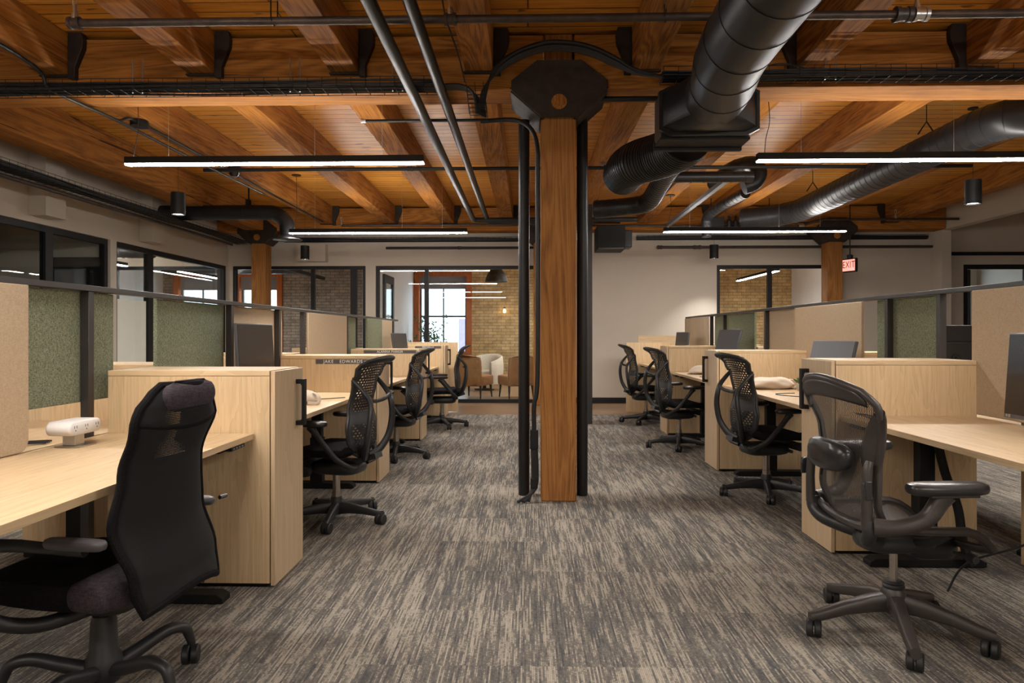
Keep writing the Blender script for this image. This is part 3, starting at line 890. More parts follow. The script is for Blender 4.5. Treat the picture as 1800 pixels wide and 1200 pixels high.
for i, (x, y) in enumerate([(0.1, 0.1), (1.0, 0.1)]):
    MB().tube([(x, y, 0.1), (x, y, 0.45)], 0.006, 6).build('hanger_rod', 'black_metal', t)

# wire cable trays
def tray(name, p0, p1, w, label, drops=(), bundle=7, h=0.075, step=0.1, hr=(), arc=None):
    t = thing(name, label, 'cable tray', (0, 0, 0))
    p0, p1 = Vector(p0), Vector(p1)
    d = (p1 - p0).normalized()
    s_ = Vector((d.y, -d.x, 0)) if abs(d.z) < 0.5 else Vector((1, 0, 0))
    up = Vector((0, 0, 1))
    L = (p1 - p0).length
    wm = MB()
    for a, z in ((-0.5, h), (-0.5, 0), (-0.17, 0), (0.17, 0), (0.5, 0), (0.5, h)):
        o = s_ * (a * w) + up * z
        wm.tube([p0 + o, p1 + o], 0.0025, 4)
    k = int(L / step)
    for i in range(k + 1):
        c_ = p0 + d * (i * L / k)
        wm.tube([c_ - s_ * w / 2 + up * h, c_ - s_ * w / 2, c_ + s_ * w / 2, c_ + s_ * w / 2 + up * h], 0.0022, 4)
    wm.build('wire_basket', 'black_metal', t, smooth=0)
    cm = MB()
    for i in range(bundle * 2):
        a = ((i % bundle) / max(1, bundle - 1) - 0.5) * 0.8
        ph = random.random() * 6
        n_ = max(6, int(L / 0.35))
        pts = [p0 + d * (L * j / n_) + s_ * (a * w + 0.008 * math.sin(ph + j * 1.3)) + up * (0.014 + 0.026 * (i // bundle) + 0.006 * math.sin(ph * 2 + j * 0.9) + 0.006 * (i % 3)) for j in range(n_ + 1)]
        cm.tube(pts, 0.0085, 6)
    c_ = cm.build('cable_bundle', 'cable', t)
    for q in hr:
        for dx in (-0.035, 0.035):
            q2 = p0 + d * (q + dx)
            MB().tube([q2, q2 + up * 0.24], 0.005, 6).build('tray_hanger', 'steel', t)
    return t
t = tray('wire_cable_tray', (-4.9, 4.80, 2.93), (-0.62, 4.80, 2.93), 0.16, 'black wire cable tray along the near cross beam, left part', hr=(2.12, 3.25, 3.98), bundle=9)
m_ = MB()
for i in range(9):
    a = i * 0.012
    m_.tube(spl([(-0.62, 4.74 + a, 2.95), (-0.48, 4.75 + a, 2.955), (-0.40 + a * .2, 4.76 + a, 2.92), (-0.37 + a * 0.5, 4.77 + a, 2.85), (-0.36 + a * 0.6, 4.78 + a, 2.76)], 4), 0.0085, 6)
m_.build('cable_drop', 'cable', t)
m_ = MB()
for k in range(7):
    z = 2.93 - 0.03 * k
    x = -0.38 + 0.004 * k
    m_.tube([(x - 0.05, 4.72, z), (x + 0.07, 4.72, z), (x + 0.07, 4.88, z), (x - 0.05, 4.88, z)], 0.0022, 4, closed=True)
for q in ((-0.05, 4.72), (0.01, 4.72), (0.07, 4.72), (0.07, 4.88)):
    m_.tube([(-0.38 + q[0], q[1], 2.96), (-0.355 + q[0], q[1], 2.74)], 0.0022, 4)
m_.build('drop_basket', 'black_metal', t, smooth=0)
t = tray('wire_cable_tray', (0.92, 4.72, 2.955), (6.6, 4.72, 2.955), 0.14, 'black wire cable tray along the near cross beam, right part', hr=(1.15,), bundle=7)
m_ = MB()
m_.tube(spl([(1.45, 4.74, 2.98), (1.6, 4.8, 3.06), (1.78, 4.85, 3.12), (1.95, 4.8, 3.06), (2.1, 4.74, 2.98)], 5), 0.005, 6)
m_.build('loose_loop', 'cable', t)
m_ = MB()
for i in range(10):
    a = 0.011 * i
    b_ = 0.010 * (i % 4)
    m_.tube(spl([(-0.34 + a * .3, 4.80, 2.80), (-0.32 + a * .3, 4.79, 2.92), (-0.23, 4.78, 3.03 + a * .6), (-0.10, 4.78 - b_, 3.12 + a * .6), (0.08, 4.78 - b_, 3.19 + a * .6), (0.24, 4.78 - b_, 3.20 + a * .6),
                      (0.42, 4.78 - b_, 3.17 + a * .6), (0.60, 4.78 - b_, 3.09 + a * .6), (0.76, 4.76, 3.02 + a * .3), (0.96, 4.73, 2.985)], 5), 0.009, 6)
tag(m_.build('cable_arch', 'cable'), 'thick black cable bundle arching over the column capital', 'cable')
tray('wire_cable_tray', (XL + 0.52, 2.2, 2.733), (XL + 0.52, 11.45, 2.733), 0.20, 'black wire cable tray running along the left wall', bundle=11)
tray('wire_cable_tray', (-4.3, 12.0 - 0.04, 2.84), (0.1, 12.0 - 0.04, 2.84), 0.07, 'black wire cable tray on the back wall left of the column', bundle=3)
tray('wire_cable_tray', (1.9, 12.0 - 0.04, 2.86), (6.9, 12.0 - 0.04, 2.86), 0.07, 'black wire cable tray on the back wall right of the column', bundle=3)
pipe('wall_pipe', [(XL + 0.40, 2.2, 2.71), (XL + 0.40, 11.3, 2.71)], 0.022, 'old_pipe', 'brown pipe under the cable tray on the left wall', 'pipe')
# conduits over the left
pipe('ceiling_conduit', spl([(-3.39, 2.4, 3.075), (-3.39, 4.45, 3.07), (-3.38, 4.74, 2.955), (-3.37, 5.1, 2.95), (-3.37, 5.5, 2.965), (-3.37, 7.0, 2.975), (-3.37, 8.6, 3.0)], 5), 0.013, 'pipe', 'black conduit running back under the fourth left joist past the beam', 'conduit',
     extra=[('junction_box', MB().lathe([(0.0, 3.045), (0.075, 3.045), (0.075, 3.085), (0.07, 3.10), (0.0, 3.10)], 20, (-3.43, 5.95, 0.0)), 'black_metal'),
            ('conduit_branch', MB().tube(spl([(-3.37, 5.45, 2.965), (-3.39, 5.6, 2.99), (-3.41, 5.75, 3.06), (-3.43, 5.9, 3.075)], 5), 0.012, 10), 'pipe')])
pipe('ceiling_conduit', [(-3.43, 6.0, 3.085), (-3.42, 11.3, 3.085)], 0.011, 'pipe', 'thin conduit running back from the round junction box on the fourth left joist', 'conduit')
pipe('ceiling_conduit', [(-3.75, 5.3, 3.37), (-3.75, 11.4, 3.37)], 0.012, 'cable', 'thin black conduit on the deck between the fourth and fifth left joists', 'conduit')
pipe('dangling_cable', spl([(-1.02, 3.4, 3.39), (-1.03, 3.4, 3.1), (-1.02, 3.4, 2.90), (-0.98, 3.4, 2.97)], 5), 0.004, 'cable', 'thin black cable dangling between near joists at top', 'cable')
pipe('dangling_cable', spl([(-0.52, 4.0, 3.39), (-0.515, 4.2, 3.2), (-0.47, 4.6, 3.1), (-0.44, 4.75, 2.97)], 5), 0.005, 'cable', 'thin black cable hanging left of the first left joist', 'cable')
t = thing('ceiling_camera', 'small dark dome camera on the fourth left joist of the far bay', 'camera', (-3.3, 7.6, 3.07))
MB().lathe([(0.0, 0.03), (0.07, 0.03), (0.075, 0.0), (0.07, -0.03)], 20).build('camera_base', 'black_metal', t)
MB().lathe([(0.06, -0.03), (0.055, -0.06), (0.035, -0.085), (0.0, -0.09)], 20).build('camera_dome', 'screen', t)

# ------------------------------------------------------------------ lamps
def linear(x0, y, label, L=2.44, z=2.585, wires=(0.35, 1.55, 2.1), cz=None):
    cz = cz or DECK
    t = thing('linear_pendant_light', label, 'light', (x0, y, z), 0, 'long linear pendant lights')
    MB().box(0, L, -0.032, 0.032, 0.018, 0.072).build('housing', 'black_metal', t, bevel=0.002)
    MB().box(0.004, L - 0.004, -0.030, 0.030, 0.006, 0.017).build('diffuser', 'lamp', t)
    MB().box(0.02, L - 0.02, -0.016, 0.016, 0.0722, 0.0726).build('upward_slot', 'lamp_up', t)
    for q in wires:
        MB().tube([(q, 0, 0.079), (q, 0, DECK - z - 0.012)], 0.0016, 5).build('suspension_wire', 'steel', t)
    MB().lathe([(0.0, 0), (0.062, 0), (0.062, 0.012), (0.0, 0.012)], 24, (0.09, 0, cz - z - 0.012)).build('canopy', 'rail', t)
    MB().tube(spl([(0.06, 0, 0.078), (0.075, 0.01, 0.2), (0.10, 0, 0.33), (0.09, 0, cz - z - 0.012)], 5), 0.003, 6).build('power_cord', 'cable', t)
    return t
linear(-3.28, 5.5, 'long black linear pendant glowing white, nearer one on the left')
linear(1.83, 5.5, 'long black linear pendant glowing white, nearer one on the right', cz=3.10)
linear(-3.27, 9.3, 'long black linear pendant glowing white, farther one on the left')
linear(1.84, 9.3, 'long black linear pendant glowing white, farther one on the right', cz=3.10)
linear(-3.28, 1.8, 'linear pendant light over the left foreground desk')
linear(1.83, 1.8, 'linear pendant light over the right foreground desk', cz=3.10)
linear(-3.28, -1.6, 'linear pendant light on the left behind the camera')
linear(1.83, -1.6, 'linear pendant light on the right behind the camera', cz=3.10)
t = linear(0, 0, 'lit linear pendant in the room behind the right window', z=2.385); t.rotation_euler = (0, 0, R(90)); t.location = (4.68, 12.9, 2.385)
t = linear(0, 0, 'lit linear pendant in the left side room', z=2.385); t.rotation_euler = (0, 0, R(90)); t.location = (-7.0, 9.3, 2.385)

def spot(loc, w=None, size=95):
    l = bpy.data.lights.new('spot', 'SPOT')
    l.energy = w or SPOT_W
    l.color = (1.0, 0.96, 0.93)
    l.spot_size = R(size)
    l.spot_blend = 0.6
    l.shadow_soft_size = 0.04
    o = bpy.data.objects.new('downlight_beam', l)
    C.objects.link(o)
    o.location = loc
    return o
def cyl(x, y, zb, label, w=None, cz=3.40):
    t = thing('cylinder_downlight', label, 'light', (x, y, zb), 0, 'black cylinder downlights')
    MB().lathe([(0.060, 0.012), (0.060, 0.0), (0.072, 0.0), (0.072, 0.23), (0.0, 0.232)], 28).build('lamp_body', 'black_metal', t)
    MB().lathe([(0.0, 0.012), (0.061, 0.012), (0.061, 0.016), (0.0, 0.016)], 28).build('lamp_lens', 'lamp_spot', t)
    MB().tube([(0, 0, 0.23), (0, 0, cz - zb - 0.012)], 0.002, 5).build('suspension_cord', 'cable', t)
    MB().lathe([(0.0, 0), (0.045, 0), (0.045, 0.012), (0.0, 0.012)], 20, (0, 0, cz - zb - 0.012)).build('canopy', 'black_metal', t)
    spot((x, y, zb - 0.01), w)
cyl(-3.68, 7.1, 2.47, 'black cylinder downlight below the nearer left linear pendant')
cyl(-3.75, 11.4, 2.47, 'black cylinder downlight under the round duct diffuser at left')
cyl(4.30, 6.7, 2.47, 'black cylinder downlight below the nearer right linear pendant')
cyl(3.10, 11.45, 2.47, 'black cylinder downlight before the wall scallop at right', 90, 3.10)

# dome pendant and bulb in the lounge
t = thing('dome_pendant_lamp', 'black dome pendant lamp over the lounge chairs', 'light', (-0.66, 14.3, 2.31))
MB().lathe([(0.235, 0.0), (0.23, 0.05), (0.19, 0.16), (0.12, 0.25), (0.045, 0.30), (0.02, 0.33), (0.0, 0.33)], 32).build('lamp_shade', 'black_metal', t, solid=0.006)
MB().lathe([(0.0, 0.015), (0.218, 0.012), (0.218, 0.018), (0.0, 0.02)], 32).build('lamp_diffuser', 'lamp_dome', t)
MB().tube([(0, 0, 0.33), (0, 0, DECK - 2.31)], 0.003, 6).build('lamp_cord', 'cable', t)
t = thing('wall_bulb', 'small glowing filament bulb against the lounge brick wall', 'light', (-0.58, 16.9, 1.74))
MB().lathe([(0.0, 0.0), (0.03, 0.015), (0.035, 0.05), (0.02, 0.09), (0.015, 0.1), (0.0, 0.1)], 16).build('bulb_glass', 'bulb', t)
MB().lathe([(0.018, 0.1), (0.02, 0.14), (0.0, 0.15)], 12).box(-0.01, 0.01, 0.0, 0.1, 0.125, 0.145).build('bulb_socket', 'black_metal', t)
t = linear(0, 0, 'added linear pendant brightening the lounge, hidden behind the column'); t.rotation_euler = (0, 0, R(90)); t.location = (0.55, 13.2, 2.585)  # added fill lamp for the lounge brick, out of view behind the column
t = linear(0, 0, 'added linear pendant brightening the back left corner room', z=2.385); t.rotation_euler = (0, 0, R(90)); t.location = (-6.6, 12.75, 2.385)  # extra lamp added to brighten the room behind the left glass
t = thing('unlit_linear_pendant', 'unlit black linear pendant behind the brick side window at left', 'light', (-4.55, 12.7, 2.42), R(90))
MB().box(0, 2.4, -0.035, 0.035, 0, 0.07).build('housing', 'black_metal', t, bevel=0.003)
for q in (0.3, 2.1):
    MB().tube([(q, 0, 0.07), (q, 0, DECK - 2.42)], 0.002, 5).build('suspension_wire', 'steel', t)
t = thing('unlit_linear_pendant', 'dark linear pendant at the top left corner of the lounge', 'light', (-2.8, 13.6, 2.50))
MB().box(0, 1.1, -0.035, 0.035, 0, 0.07).build('housing', 'black_metal', t, bevel=0.003)
for q in (0.2, 0.9):
    MB().tube([(q, 0, 0.07), (q, 0, DECK - 2.50)], 0.002, 5).build('suspension_wire', 'steel', t)
d = thing('door_2', 'open black framed glass door leaf on the left of the lounge', None, (0, 0, 0)); d['kind'] = 'structure'
MB().box(-2.62, -2.575, 12.24, 12.36, 0.02, 2.30).box(-2.62, -2.575, 12.98, 13.10, 0.02, 2.30).box(-2.62, -2.575, 12.36, 12.98, 2.16, 2.30).box(-2.62, -2.575, 12.36, 12.98, 0.02, 0.25).build('door_leaf', 'black_frame', d)
MB().box(-2.60, -2.59, 12.36, 12.98, 0.25, 2.16).build('door_pane', 'glass', d, smooth=0)
MB().box(-2.66, -2.535, 12.95, 12.97, 0.98, 1.12).build('door_handle', 'steel', d)
duct('room_duct', [(-8.9, 11.15, 2.62), (-6.2, 11.15, 2.62)], 0.15, 'grey spiral duct inside the left side room', 0.12, 24)
duct('room_duct', [(-8.2, 15.2, 2.72), (-5.1, 15.2, 2.72)], 0.16, 'grey spiral duct in the room behind the left column', 0.12, 24)

# exit sign
t = thing('exit_sign', 'red lit EXIT sign in black housing hung right of the far column', 'exit sign', (5.13, 11.0, 2.20), R(-66))
MB().box(-0.15, 0.15, -0.03, 0.03, 0, 0.22).build('sign_housing', 'black_metal', t, bevel=0.01)
MB().box(-0.135, 0.135, -0.036, -0.031, 0.02, 0.20).build('sign_face', 'exit_face', t)
MB().lathe([(0.0, 0.22), (0.05, 0.22), (0.055, 0.27), (0.0, 0.29)], 16).build('sign_mount', 'black_metal', t)
MB().tube([(0, 0, 0.28), (0, 0, DECK - 2.20)], 0.01, 8).build('sign_rod', 'black_metal', t)
def text(body, size, loc, parent, mat, rot=(PI / 2, 0, 0), name='lettering', ext=0.001, align='CENTER', sx=1.0):
    cu = bpy.data.curves.new(name, 'FONT')
    cu.body = body
    cu.size = size
    cu.extrude = ext
    cu.align_x = align
    cu.align_y = 'CENTER'
    cu.space_character = 1.15
    cu.materials.append(M[mat])
    tmp = bpy.data.objects.new(name, cu)
    me = bpy.data.meshes.new_from_object(tmp)
    bpy.data.objects.remove(tmp)
    o = bpy.data.objects.new(name, me)
    C.objects.link(o)
    o.parent = parent
    o.location = loc
    o.rotation_euler = rot
    o.scale = (sx, 1, 1)
    return o
t.scale = (0.85, 0.85, 1.0)
text('EXIT', 0.15, (0, -0.037, 0.115), t, 'black_frame', sx=0.8)

# ------------------------------------------------------------------ joinery: cabinets, desks, dividers
def cabinet(side, y, top, label, group, plate=None, facing=True):
    """side -1: left of the aisle, door towards +X; +1: right. local origin at door face, near corner"""
    W, D = (0.81 if side < 0 else 0.79), 0.406
    s_ = side
    x = -1.21 if side < 0 else 1.67
    t = thing('storage_cabinet', label, 'cabinet', (x, y, 0), 0, group)
    def bx(mb, a0, a1, y0, y1, z0, z1):
        a0, a1 = s_ * a0, s_ * a1
        mb.box(min(a0, a1), max(a0, a1), y0, y1, z0, z1)
    b = MB(); bx(b, 0.026, W, 0, D, 0.022, top - 0.027); b.build('cabinet_body', 'wood_z', t, bevel=0.001)
    b = MB(); bx(b, 0.026, W, 0, D, top - 0.025, top); b.build('cabinet_top', 'wood_x', t, bevel=0.001)
    b = MB(); bx(b, 0.05, W - 0.02, 0.02, D - 0.02, 0.0, 0.022); b.build('cabinet_plinth', 'black_frame', t)
    b = MB(); bx(b, 0.0, 0.020, 0.0, D, 0.012, top - 0.004)
    dr = b.build('cabinet_door', 'door_wood', t, bevel=0.001)
    h = MB()
    ya = D - 0.095
    zt, zb = top - 0.06, top - 0.30
    poly = [(0, zt), (-0.046, zt), (-0.046, zb), (0, zb), (0, zb + 0.024), (-0.024, zb + 0.024), (-0.030, zb + 0.034), (-0.030, zt - 0.034), (-0.024, zt - 0.024), (0, zt - 0.024)]
    # flat arched pull: plate lying along the door, standing off into the aisle
    h.rings([[(s_ * (a), ya - 0.017, z) for a, z in poly], [(s_ * (a), ya + 0.017, z) for a, z in poly]])
    h.build('door_handle', 'black_metal', dr, bevel=0.001)
    if plate:
        a0, a1, z0, z1, txt, size = plate
        pl = MB(); bx(pl, a0, a1, -0.004, 0.0, z0, z1)
        po = pl.build('name_plate', 'plate', t)
        ws = txt.split('   ')
        for k, wd in enumerate(ws):
            off = 0 if len(ws) == 1 else (-0.12, 0.065)[k]
            text(wd, size, (s_ * (a0 + a1) / 2 + off, -0.0045, (z0 + z1) / 2), po, 'letter')
    return t
TL, TR = 1.04, 1.07
GC = 'ash storage cabinets between the desks'
cabinet(-1, 3.238, TL, 'tall ash cabinet in left foreground, nearest beside the black high-back chair', GC)
cabinet(-1, 5.53, TL, 'ash cabinet with wide dark letter strip of two words, second in the left row', GC, (0.07, 0.52, TL - 0.068, TL - 0.030, 'JAKE   EDWARDS', 0.036))
cabinet(-1, 7.74, TL + 0.005, 'ash cabinet with a longer thin letter strip at its top, third in the left row', GC, (0.06, 0.66, TL - 0.045, TL - 0.008, 'ALANNA PARKER', 0.034))
cabinet(-1, 9.95, TL + 0.01, 'ash cabinet with short letter strip, fourth in the left row', GC, (0.06, 0.44, TL - 0.035, TL + 0.0, 'MICHELLE', 0.034))
cabinet(1, 3.80, TR, 'tall ash cabinet in right foreground, nearest behind the graphite mesh chair', GC)
cabinet(1, 6.08, TR, 'ash cabinet second in the right row, behind a perforated back chair', GC)
cabinet(1, 8.26, TR, 'ash cabinet third in the right row', GC)
tag(MB().box(0, 0.95, 0, 0.03, 0.012, 1.09).build('end_panel', 'wood_z', loc=(-2.04, 10.6, 0), bevel=0.001), 'plain ash end panel closing the left row at the back', 'panel')
tag(MB().box(0, 1.0, 0, 0.03, 0.012, 1.085).build('end_panel', 'wood_z', loc=(1.525, 10.62, 0), bevel=0.001), 'plain ash end panel closing the right row at the back', 'panel')
tag(MB().box(0, 1.0, 0, 0.03, 0.0, 1.19).build('reception_panel', 'wood_x', loc=(1.83, 11.4, 0), bevel=0.001), 'yellow wood panel just before the back wall at right', 'panel')
# opposite rows, seen through and under the dividers
def back_cab(x0, y, top, label):
    t = thing('storage_cabinet', label, 'cabinet', (x0, y, 0), 0, 'cabinets of the outer desk rows')
    MB().box(0, 0.78, 0, 0.406, 0.022, top - 0.027).build('cabinet_body', 'wood_z', t, bevel=0.001)
    MB().box(0, 0.78, 0, 0.406, top - 0.025, top).build('cabinet_top', 'wood_x', t, bevel=0.001)
    MB().box(0.03, 0.75, 0.02, 0.386, 0, 0.022).build('cabinet_plinth', 'black_frame', t)
for i, (y, n_) in enumerate(((3.85, 'nearest'), (6.09, 'second'), (8.32, 'third'))):
    back_cab(-2.90, y, TL, 'ash cabinet of the outer left desk row, %s, seen through the divider gap' % n_)
for i, (y, n_) in enumerate(((3.2, 'nearest'), (5.44, 'second'), (7.66, 'third'), (9.9, 'last'))):
    back_cab(2.56, y, TR, 'ash cabinet of the outer right desk row, %s' % n_)

def desk(x0, x1, y0, y1, z, label, group, inner=1, ctrl=True, legs=True, legx=None, bracket=True):
    """x0 = aisle edge side, inner: +1 if the aisle is towards +X"""
    t = thing('sit_stand_desk', label, 'desk', (0, 0, 0), 0, group)
    MB().box(x0, x1, y0, y1, z - 0.027, z).build('desk_top', 'wood_y', t, bevel=0.0012)
    xm = (x0 + x1) / 2
    for y in (y0 + 0.16, y1 - 0.16):
        lg = MB()
        lg.box(xm - 0.04, xm + 0.04, y - 0.03, y + 0.03, 0.05, z - 0.10)
        lg.box(xm - 0.048, xm + 0.048, y - 0.038, y + 0.038, 0.05, 0.40)
        lg.build('desk_leg', 'black_metal', t, bevel=0.003)
        ft = MB()
        a, b_ = x0 + 0.06, x1 - 0.06
        ft.prism([(a, 0.004), (a, 0.028), (a + 0.03, 0.045), (b_ - 0.03, 0.045), (b_, 0.028), (b_, 0.004)], 'Y', y - 0.04, y + 0.04)
        ft.build('desk_foot', 'black_metal', t, bevel=0.003)
        br = MB().box(x0 + 0.08, x1 - 0.08, y - 0.03, y + 0.03, z - 0.065, z - 0.028)
        br.build('top_bracket', 'black_metal', t)
    MB().box(xm - 0.03, xm + 0.03, y0 + 0.2, y1 - 0.2, z - 0.10, z - 0.05).build('cross_bar', 'black_metal', t)
    xb = x1 if inner < 0 else x0        # back edge
    a, b_ = (xb - 0.20, xb - 0.06) if inner < 0 else (xb + 0.06, xb + 0.20)
    MB().box(a, b_, y0 + 0.25, y1 - 0.25, z - 0.17, z - 0.06).build('cable_trough', 'black_metal', t, bevel=0.004)
    if ctrl:
        xa = x0 if inner < 0 else x1     # aisle edge
        c_ = MB().box(min(xa, xa + 0.05 * inner * -1) , max(xa, xa + 0.05 * inner * -1), y1 - 0.24, y1 - 0.10, z - 0.046, z - 0.028)
        co = c_.build('height_controller', 'black_frame', t, bevel=0.003)
        bt = MB()
        for k in range(4):
            yy = y1 - 0.225 + k * 0.03
            bt.box(min(xa, xa + 0.002 * inner), max(xa, xa + 0.002 * inner), yy, yy + 0.010, z - 0.040, z - 0.034)
        bt.build('controller_buttons', 'blind', co)
    return t
GD = 'ash topped sit-stand desks facing the aisle'
names = ['large ash topped desk in left foreground', 'ash topped desk between first and second left cabinets', 'ash topped desk between second and third left cabinets', 'ash topped desk between third and fourth left cabinets']
for (y0, y1), n_ in zip([(1.40, 3.232), (3.65, 5.524), (5.942, 7.734), (8.152, 9.944)], names):
    desk(-2.02, -1.31, y0, y1, 0.74, n_, GD, 1)
names = ['large ash topped desk in right foreground', 'ash topped desk between first and second right cabinets', 'ash topped desk between second and third right cabinets', 'ash topped desk past the third right cabinet']
for (y0, y1), n_ in zip([(1.95, 3.794), (4.212, 6.074), (6.492, 8.254), (8.672, 10.612)], names):
    desk(1.72, 2.44, y0, y1, 0.765, n_, GD, -1)
for i, ((y0, y1), n_) in enumerate(zip([(2.0, 3.844), (4.262, 6.084), (6.502, 8.314)], ('nearest', 'second', 'third'))):
    desk(-2.80, -2.12, y0, y1, 0.72, 'ash topped desk of the outer left row, %s, behind the divider' % n_, 'desks of the outer rows', -1, False)
for i, ((y0, y1), n_) in enumerate(zip([(3.612, 5.434), (5.852, 7.654)], ('nearer', 'farther'))):
    desk(2.62, 3.32, y0, y1, 0.72, 'ash topped desk of the outer right row, %s, behind the divider' % n_, 'desks of the outer rows', 1, False)

def felt(x, y0, y1, z0, z1, mat, label, round_=0.0, grp=None, th=0.022):
    n_ = 6
    pts = []
    if round_:
        for k in range(n_ + 1):
            a = PI + PI / 2 * k / n_
            pts.append((y0 + round_ + round_ * math.cos(a), z0 + round_ + round_ * math.sin(a)))
        for k in range(n_ + 1):
            a = 1.5 * PI + PI / 2 * k / n_
            pts.append((y1 - round_ + round_ * math.cos(a), z0 + round_ + round_ * math.sin(a)))
        pts += [(y1, z1), (y0, z1)]
    else:
        pts = [(y0, z0), (y1, z0), (y1, z1), (y0, z1)]
    o = MB().prism([(a - y0, b - z0) for a, b in pts], 'X', -th / 2, th / 2).build('felt_screen', mat, loc=(x, y0, z0), bevel=0.003)
    return tag(o, label, 'screen panel', grp)
def divider(x, y0, y1, top, posts, label):
    t = thing('divider_rail', label, 'divider', (x, y0, 0))
    MB().box(-0.028, 0.028, 0, y1 - y0, top - 0.026, top).build('top_rail', 'rail', t, bevel=0.002)
    for p_ in posts:
        MB().box(-0.02, 0.02, p_ - y0 - 0.02, p_ - y0 + 0.02, 0.0, top - 0.026).build('divider_post', 'rail', t, bevel=0.002)
    return t

ZT = 1.412
divider(-2.05, 1.2, 10.6, 1.44, (3.13, 4.65, 5.55, 6.17, 7.67, 10.1), 'long dark rail on posts dividing the left desk rows, holding felt screens')
GB, GG = 'beige felt screens', 'green felt screens'
felt(-2.018, 1.3, 2.70, 0.745, ZT, 'beige', 'beige felt screen at the left edge of the photo', 0.05, GB)
felt(-2.085, 2.5, 3.37, 0.90, ZT, 'green', 'green felt screen nearest on the left behind the white power unit', 0.004, GG)
felt(-2.085, 3.77, 4.61, 0.90, ZT, 'green', 'green felt screen second on the left above the nearest left cabinet', 0.004, GG)
felt(-2.085, 4.68, 5.72, 0.76, ZT, 'beige', 'beige felt screen behind the dark monitor on the left', 0.04, GB)
felt(-2.018, 6.21, 7.53, 0.76, ZT, 'beige', 'plain beige felt screen above the second cabinet of the left row', 0.04, GB)
felt(-2.085, 7.45, 8.18, 0.90, ZT, 'green', 'green felt screen partly behind the beige one on the left', 0.004, GG)
felt(-2.018, 8.49, 9.36, 0.90, ZT, 'green', 'pale lit green felt screen farthest on the left', 0.004, GG)
felt(-2.018, 9.37, 10.05, 0.76, ZT, 'beige', 'last beige felt screen at the back of the left divider', 0.04, GB)
ZR = 1.455
divider(2.50, 1.2, 10.78, 1.483, (4.19, 4.79, 7.21, 8.74, 9.35), 'long dark rail on posts dividing the right desk rows, holding felt screens')
felt(2.468, 1.9, 3.84, 0.775, ZR, 'beige', 'large beige felt screen at the right edge of the photo', 0.05, GB)
felt(2.532, 4.23, 4.99, 0.90, ZR, 'green', 'green felt screen above the nearest right cabinet', 0.004, GG)
felt(2.468, 5.09, 6.35, 0.76, ZR, 'beige', 'beige felt screen behind the low tilted monitor on the right', 0.04, GB)
felt(2.532, 6.30, 7.38, 0.76, ZR, 'beige', 'shaded beige felt screen above the second right cabinet', 0.04, GB)
felt(2.532, 7.66, 9.27, 0.90, ZR, 'green', 'green felt screen far right behind the grey monitor', 0.004, GG)
felt(2.468, 9.40, 10.76, 0.76, ZR, 'beige', 'last beige felt screen at the back of the right divider', 0.04, GB)

# ------------------------------------------------------------------ chairs
def pillow(mb, c, w, d, h, e=4.0, fn=None, n=32, lv=7, ez=2.2):
    """rounded slab: superellipse in plan, soft edges in height, bent by fn"""
    rs = []
    for j in range(lv + 1):
        t = -1 + 2 * j / lv
        z = t * h / 2
        k = (1 - abs(t) ** ez) ** (1 / ez)
        inset = (1 - k) * h * 0.5
        if abs(t) == 1: inset = h * 0.5
        r = []
        for i in range(n):
            a = 2 * PI * i / n
            ca, sa = math.cos(a), math.sin(a)
            x = (w / 2 - inset) * math.copysign(abs(ca) ** (2 / e), ca)
            y = (d / 2 - inset) * math.copysign(abs(sa) ** (2 / e), sa)
            q = (x, y, z)
            if fn: q = fn(*q)
            r.append((c[0] + q[0], c[1] + q[1], c[2] + q[2]))
        rs.append(r)
    return mb.rings(rs)

def caster(parent, x, y, ang, r=0.034, hooded=False):
    """twin wheel caster at (x, y), rolling direction ang"""
    m_ = MB()
    rot = Matrix.Rotation(ang, 3, 'Z') @ Matrix.Rotation(R(90), 3, 'X')
    ax = Matrix.Rotation(ang, 3, 'Z') @ Vector((0, 1, 0))
    off = Matrix.Rotation(ang, 3, 'Z') @ Vector((-0.016, 0, 0))
    for s_ in (-1, 1):
        c_ = Vector((x, y, r)) + off + ax * (s_ * 0.0155)
        m_.lathe([(0.0, -0.013), (r * 0.85, -0.013), (r, -0.009), (r, 0.009), (r * 0.85, 0.013), (0, 0.013)], 20, c_, rot)
    o = m_.build('caster_wheel', 'wheel', parent)
    return o

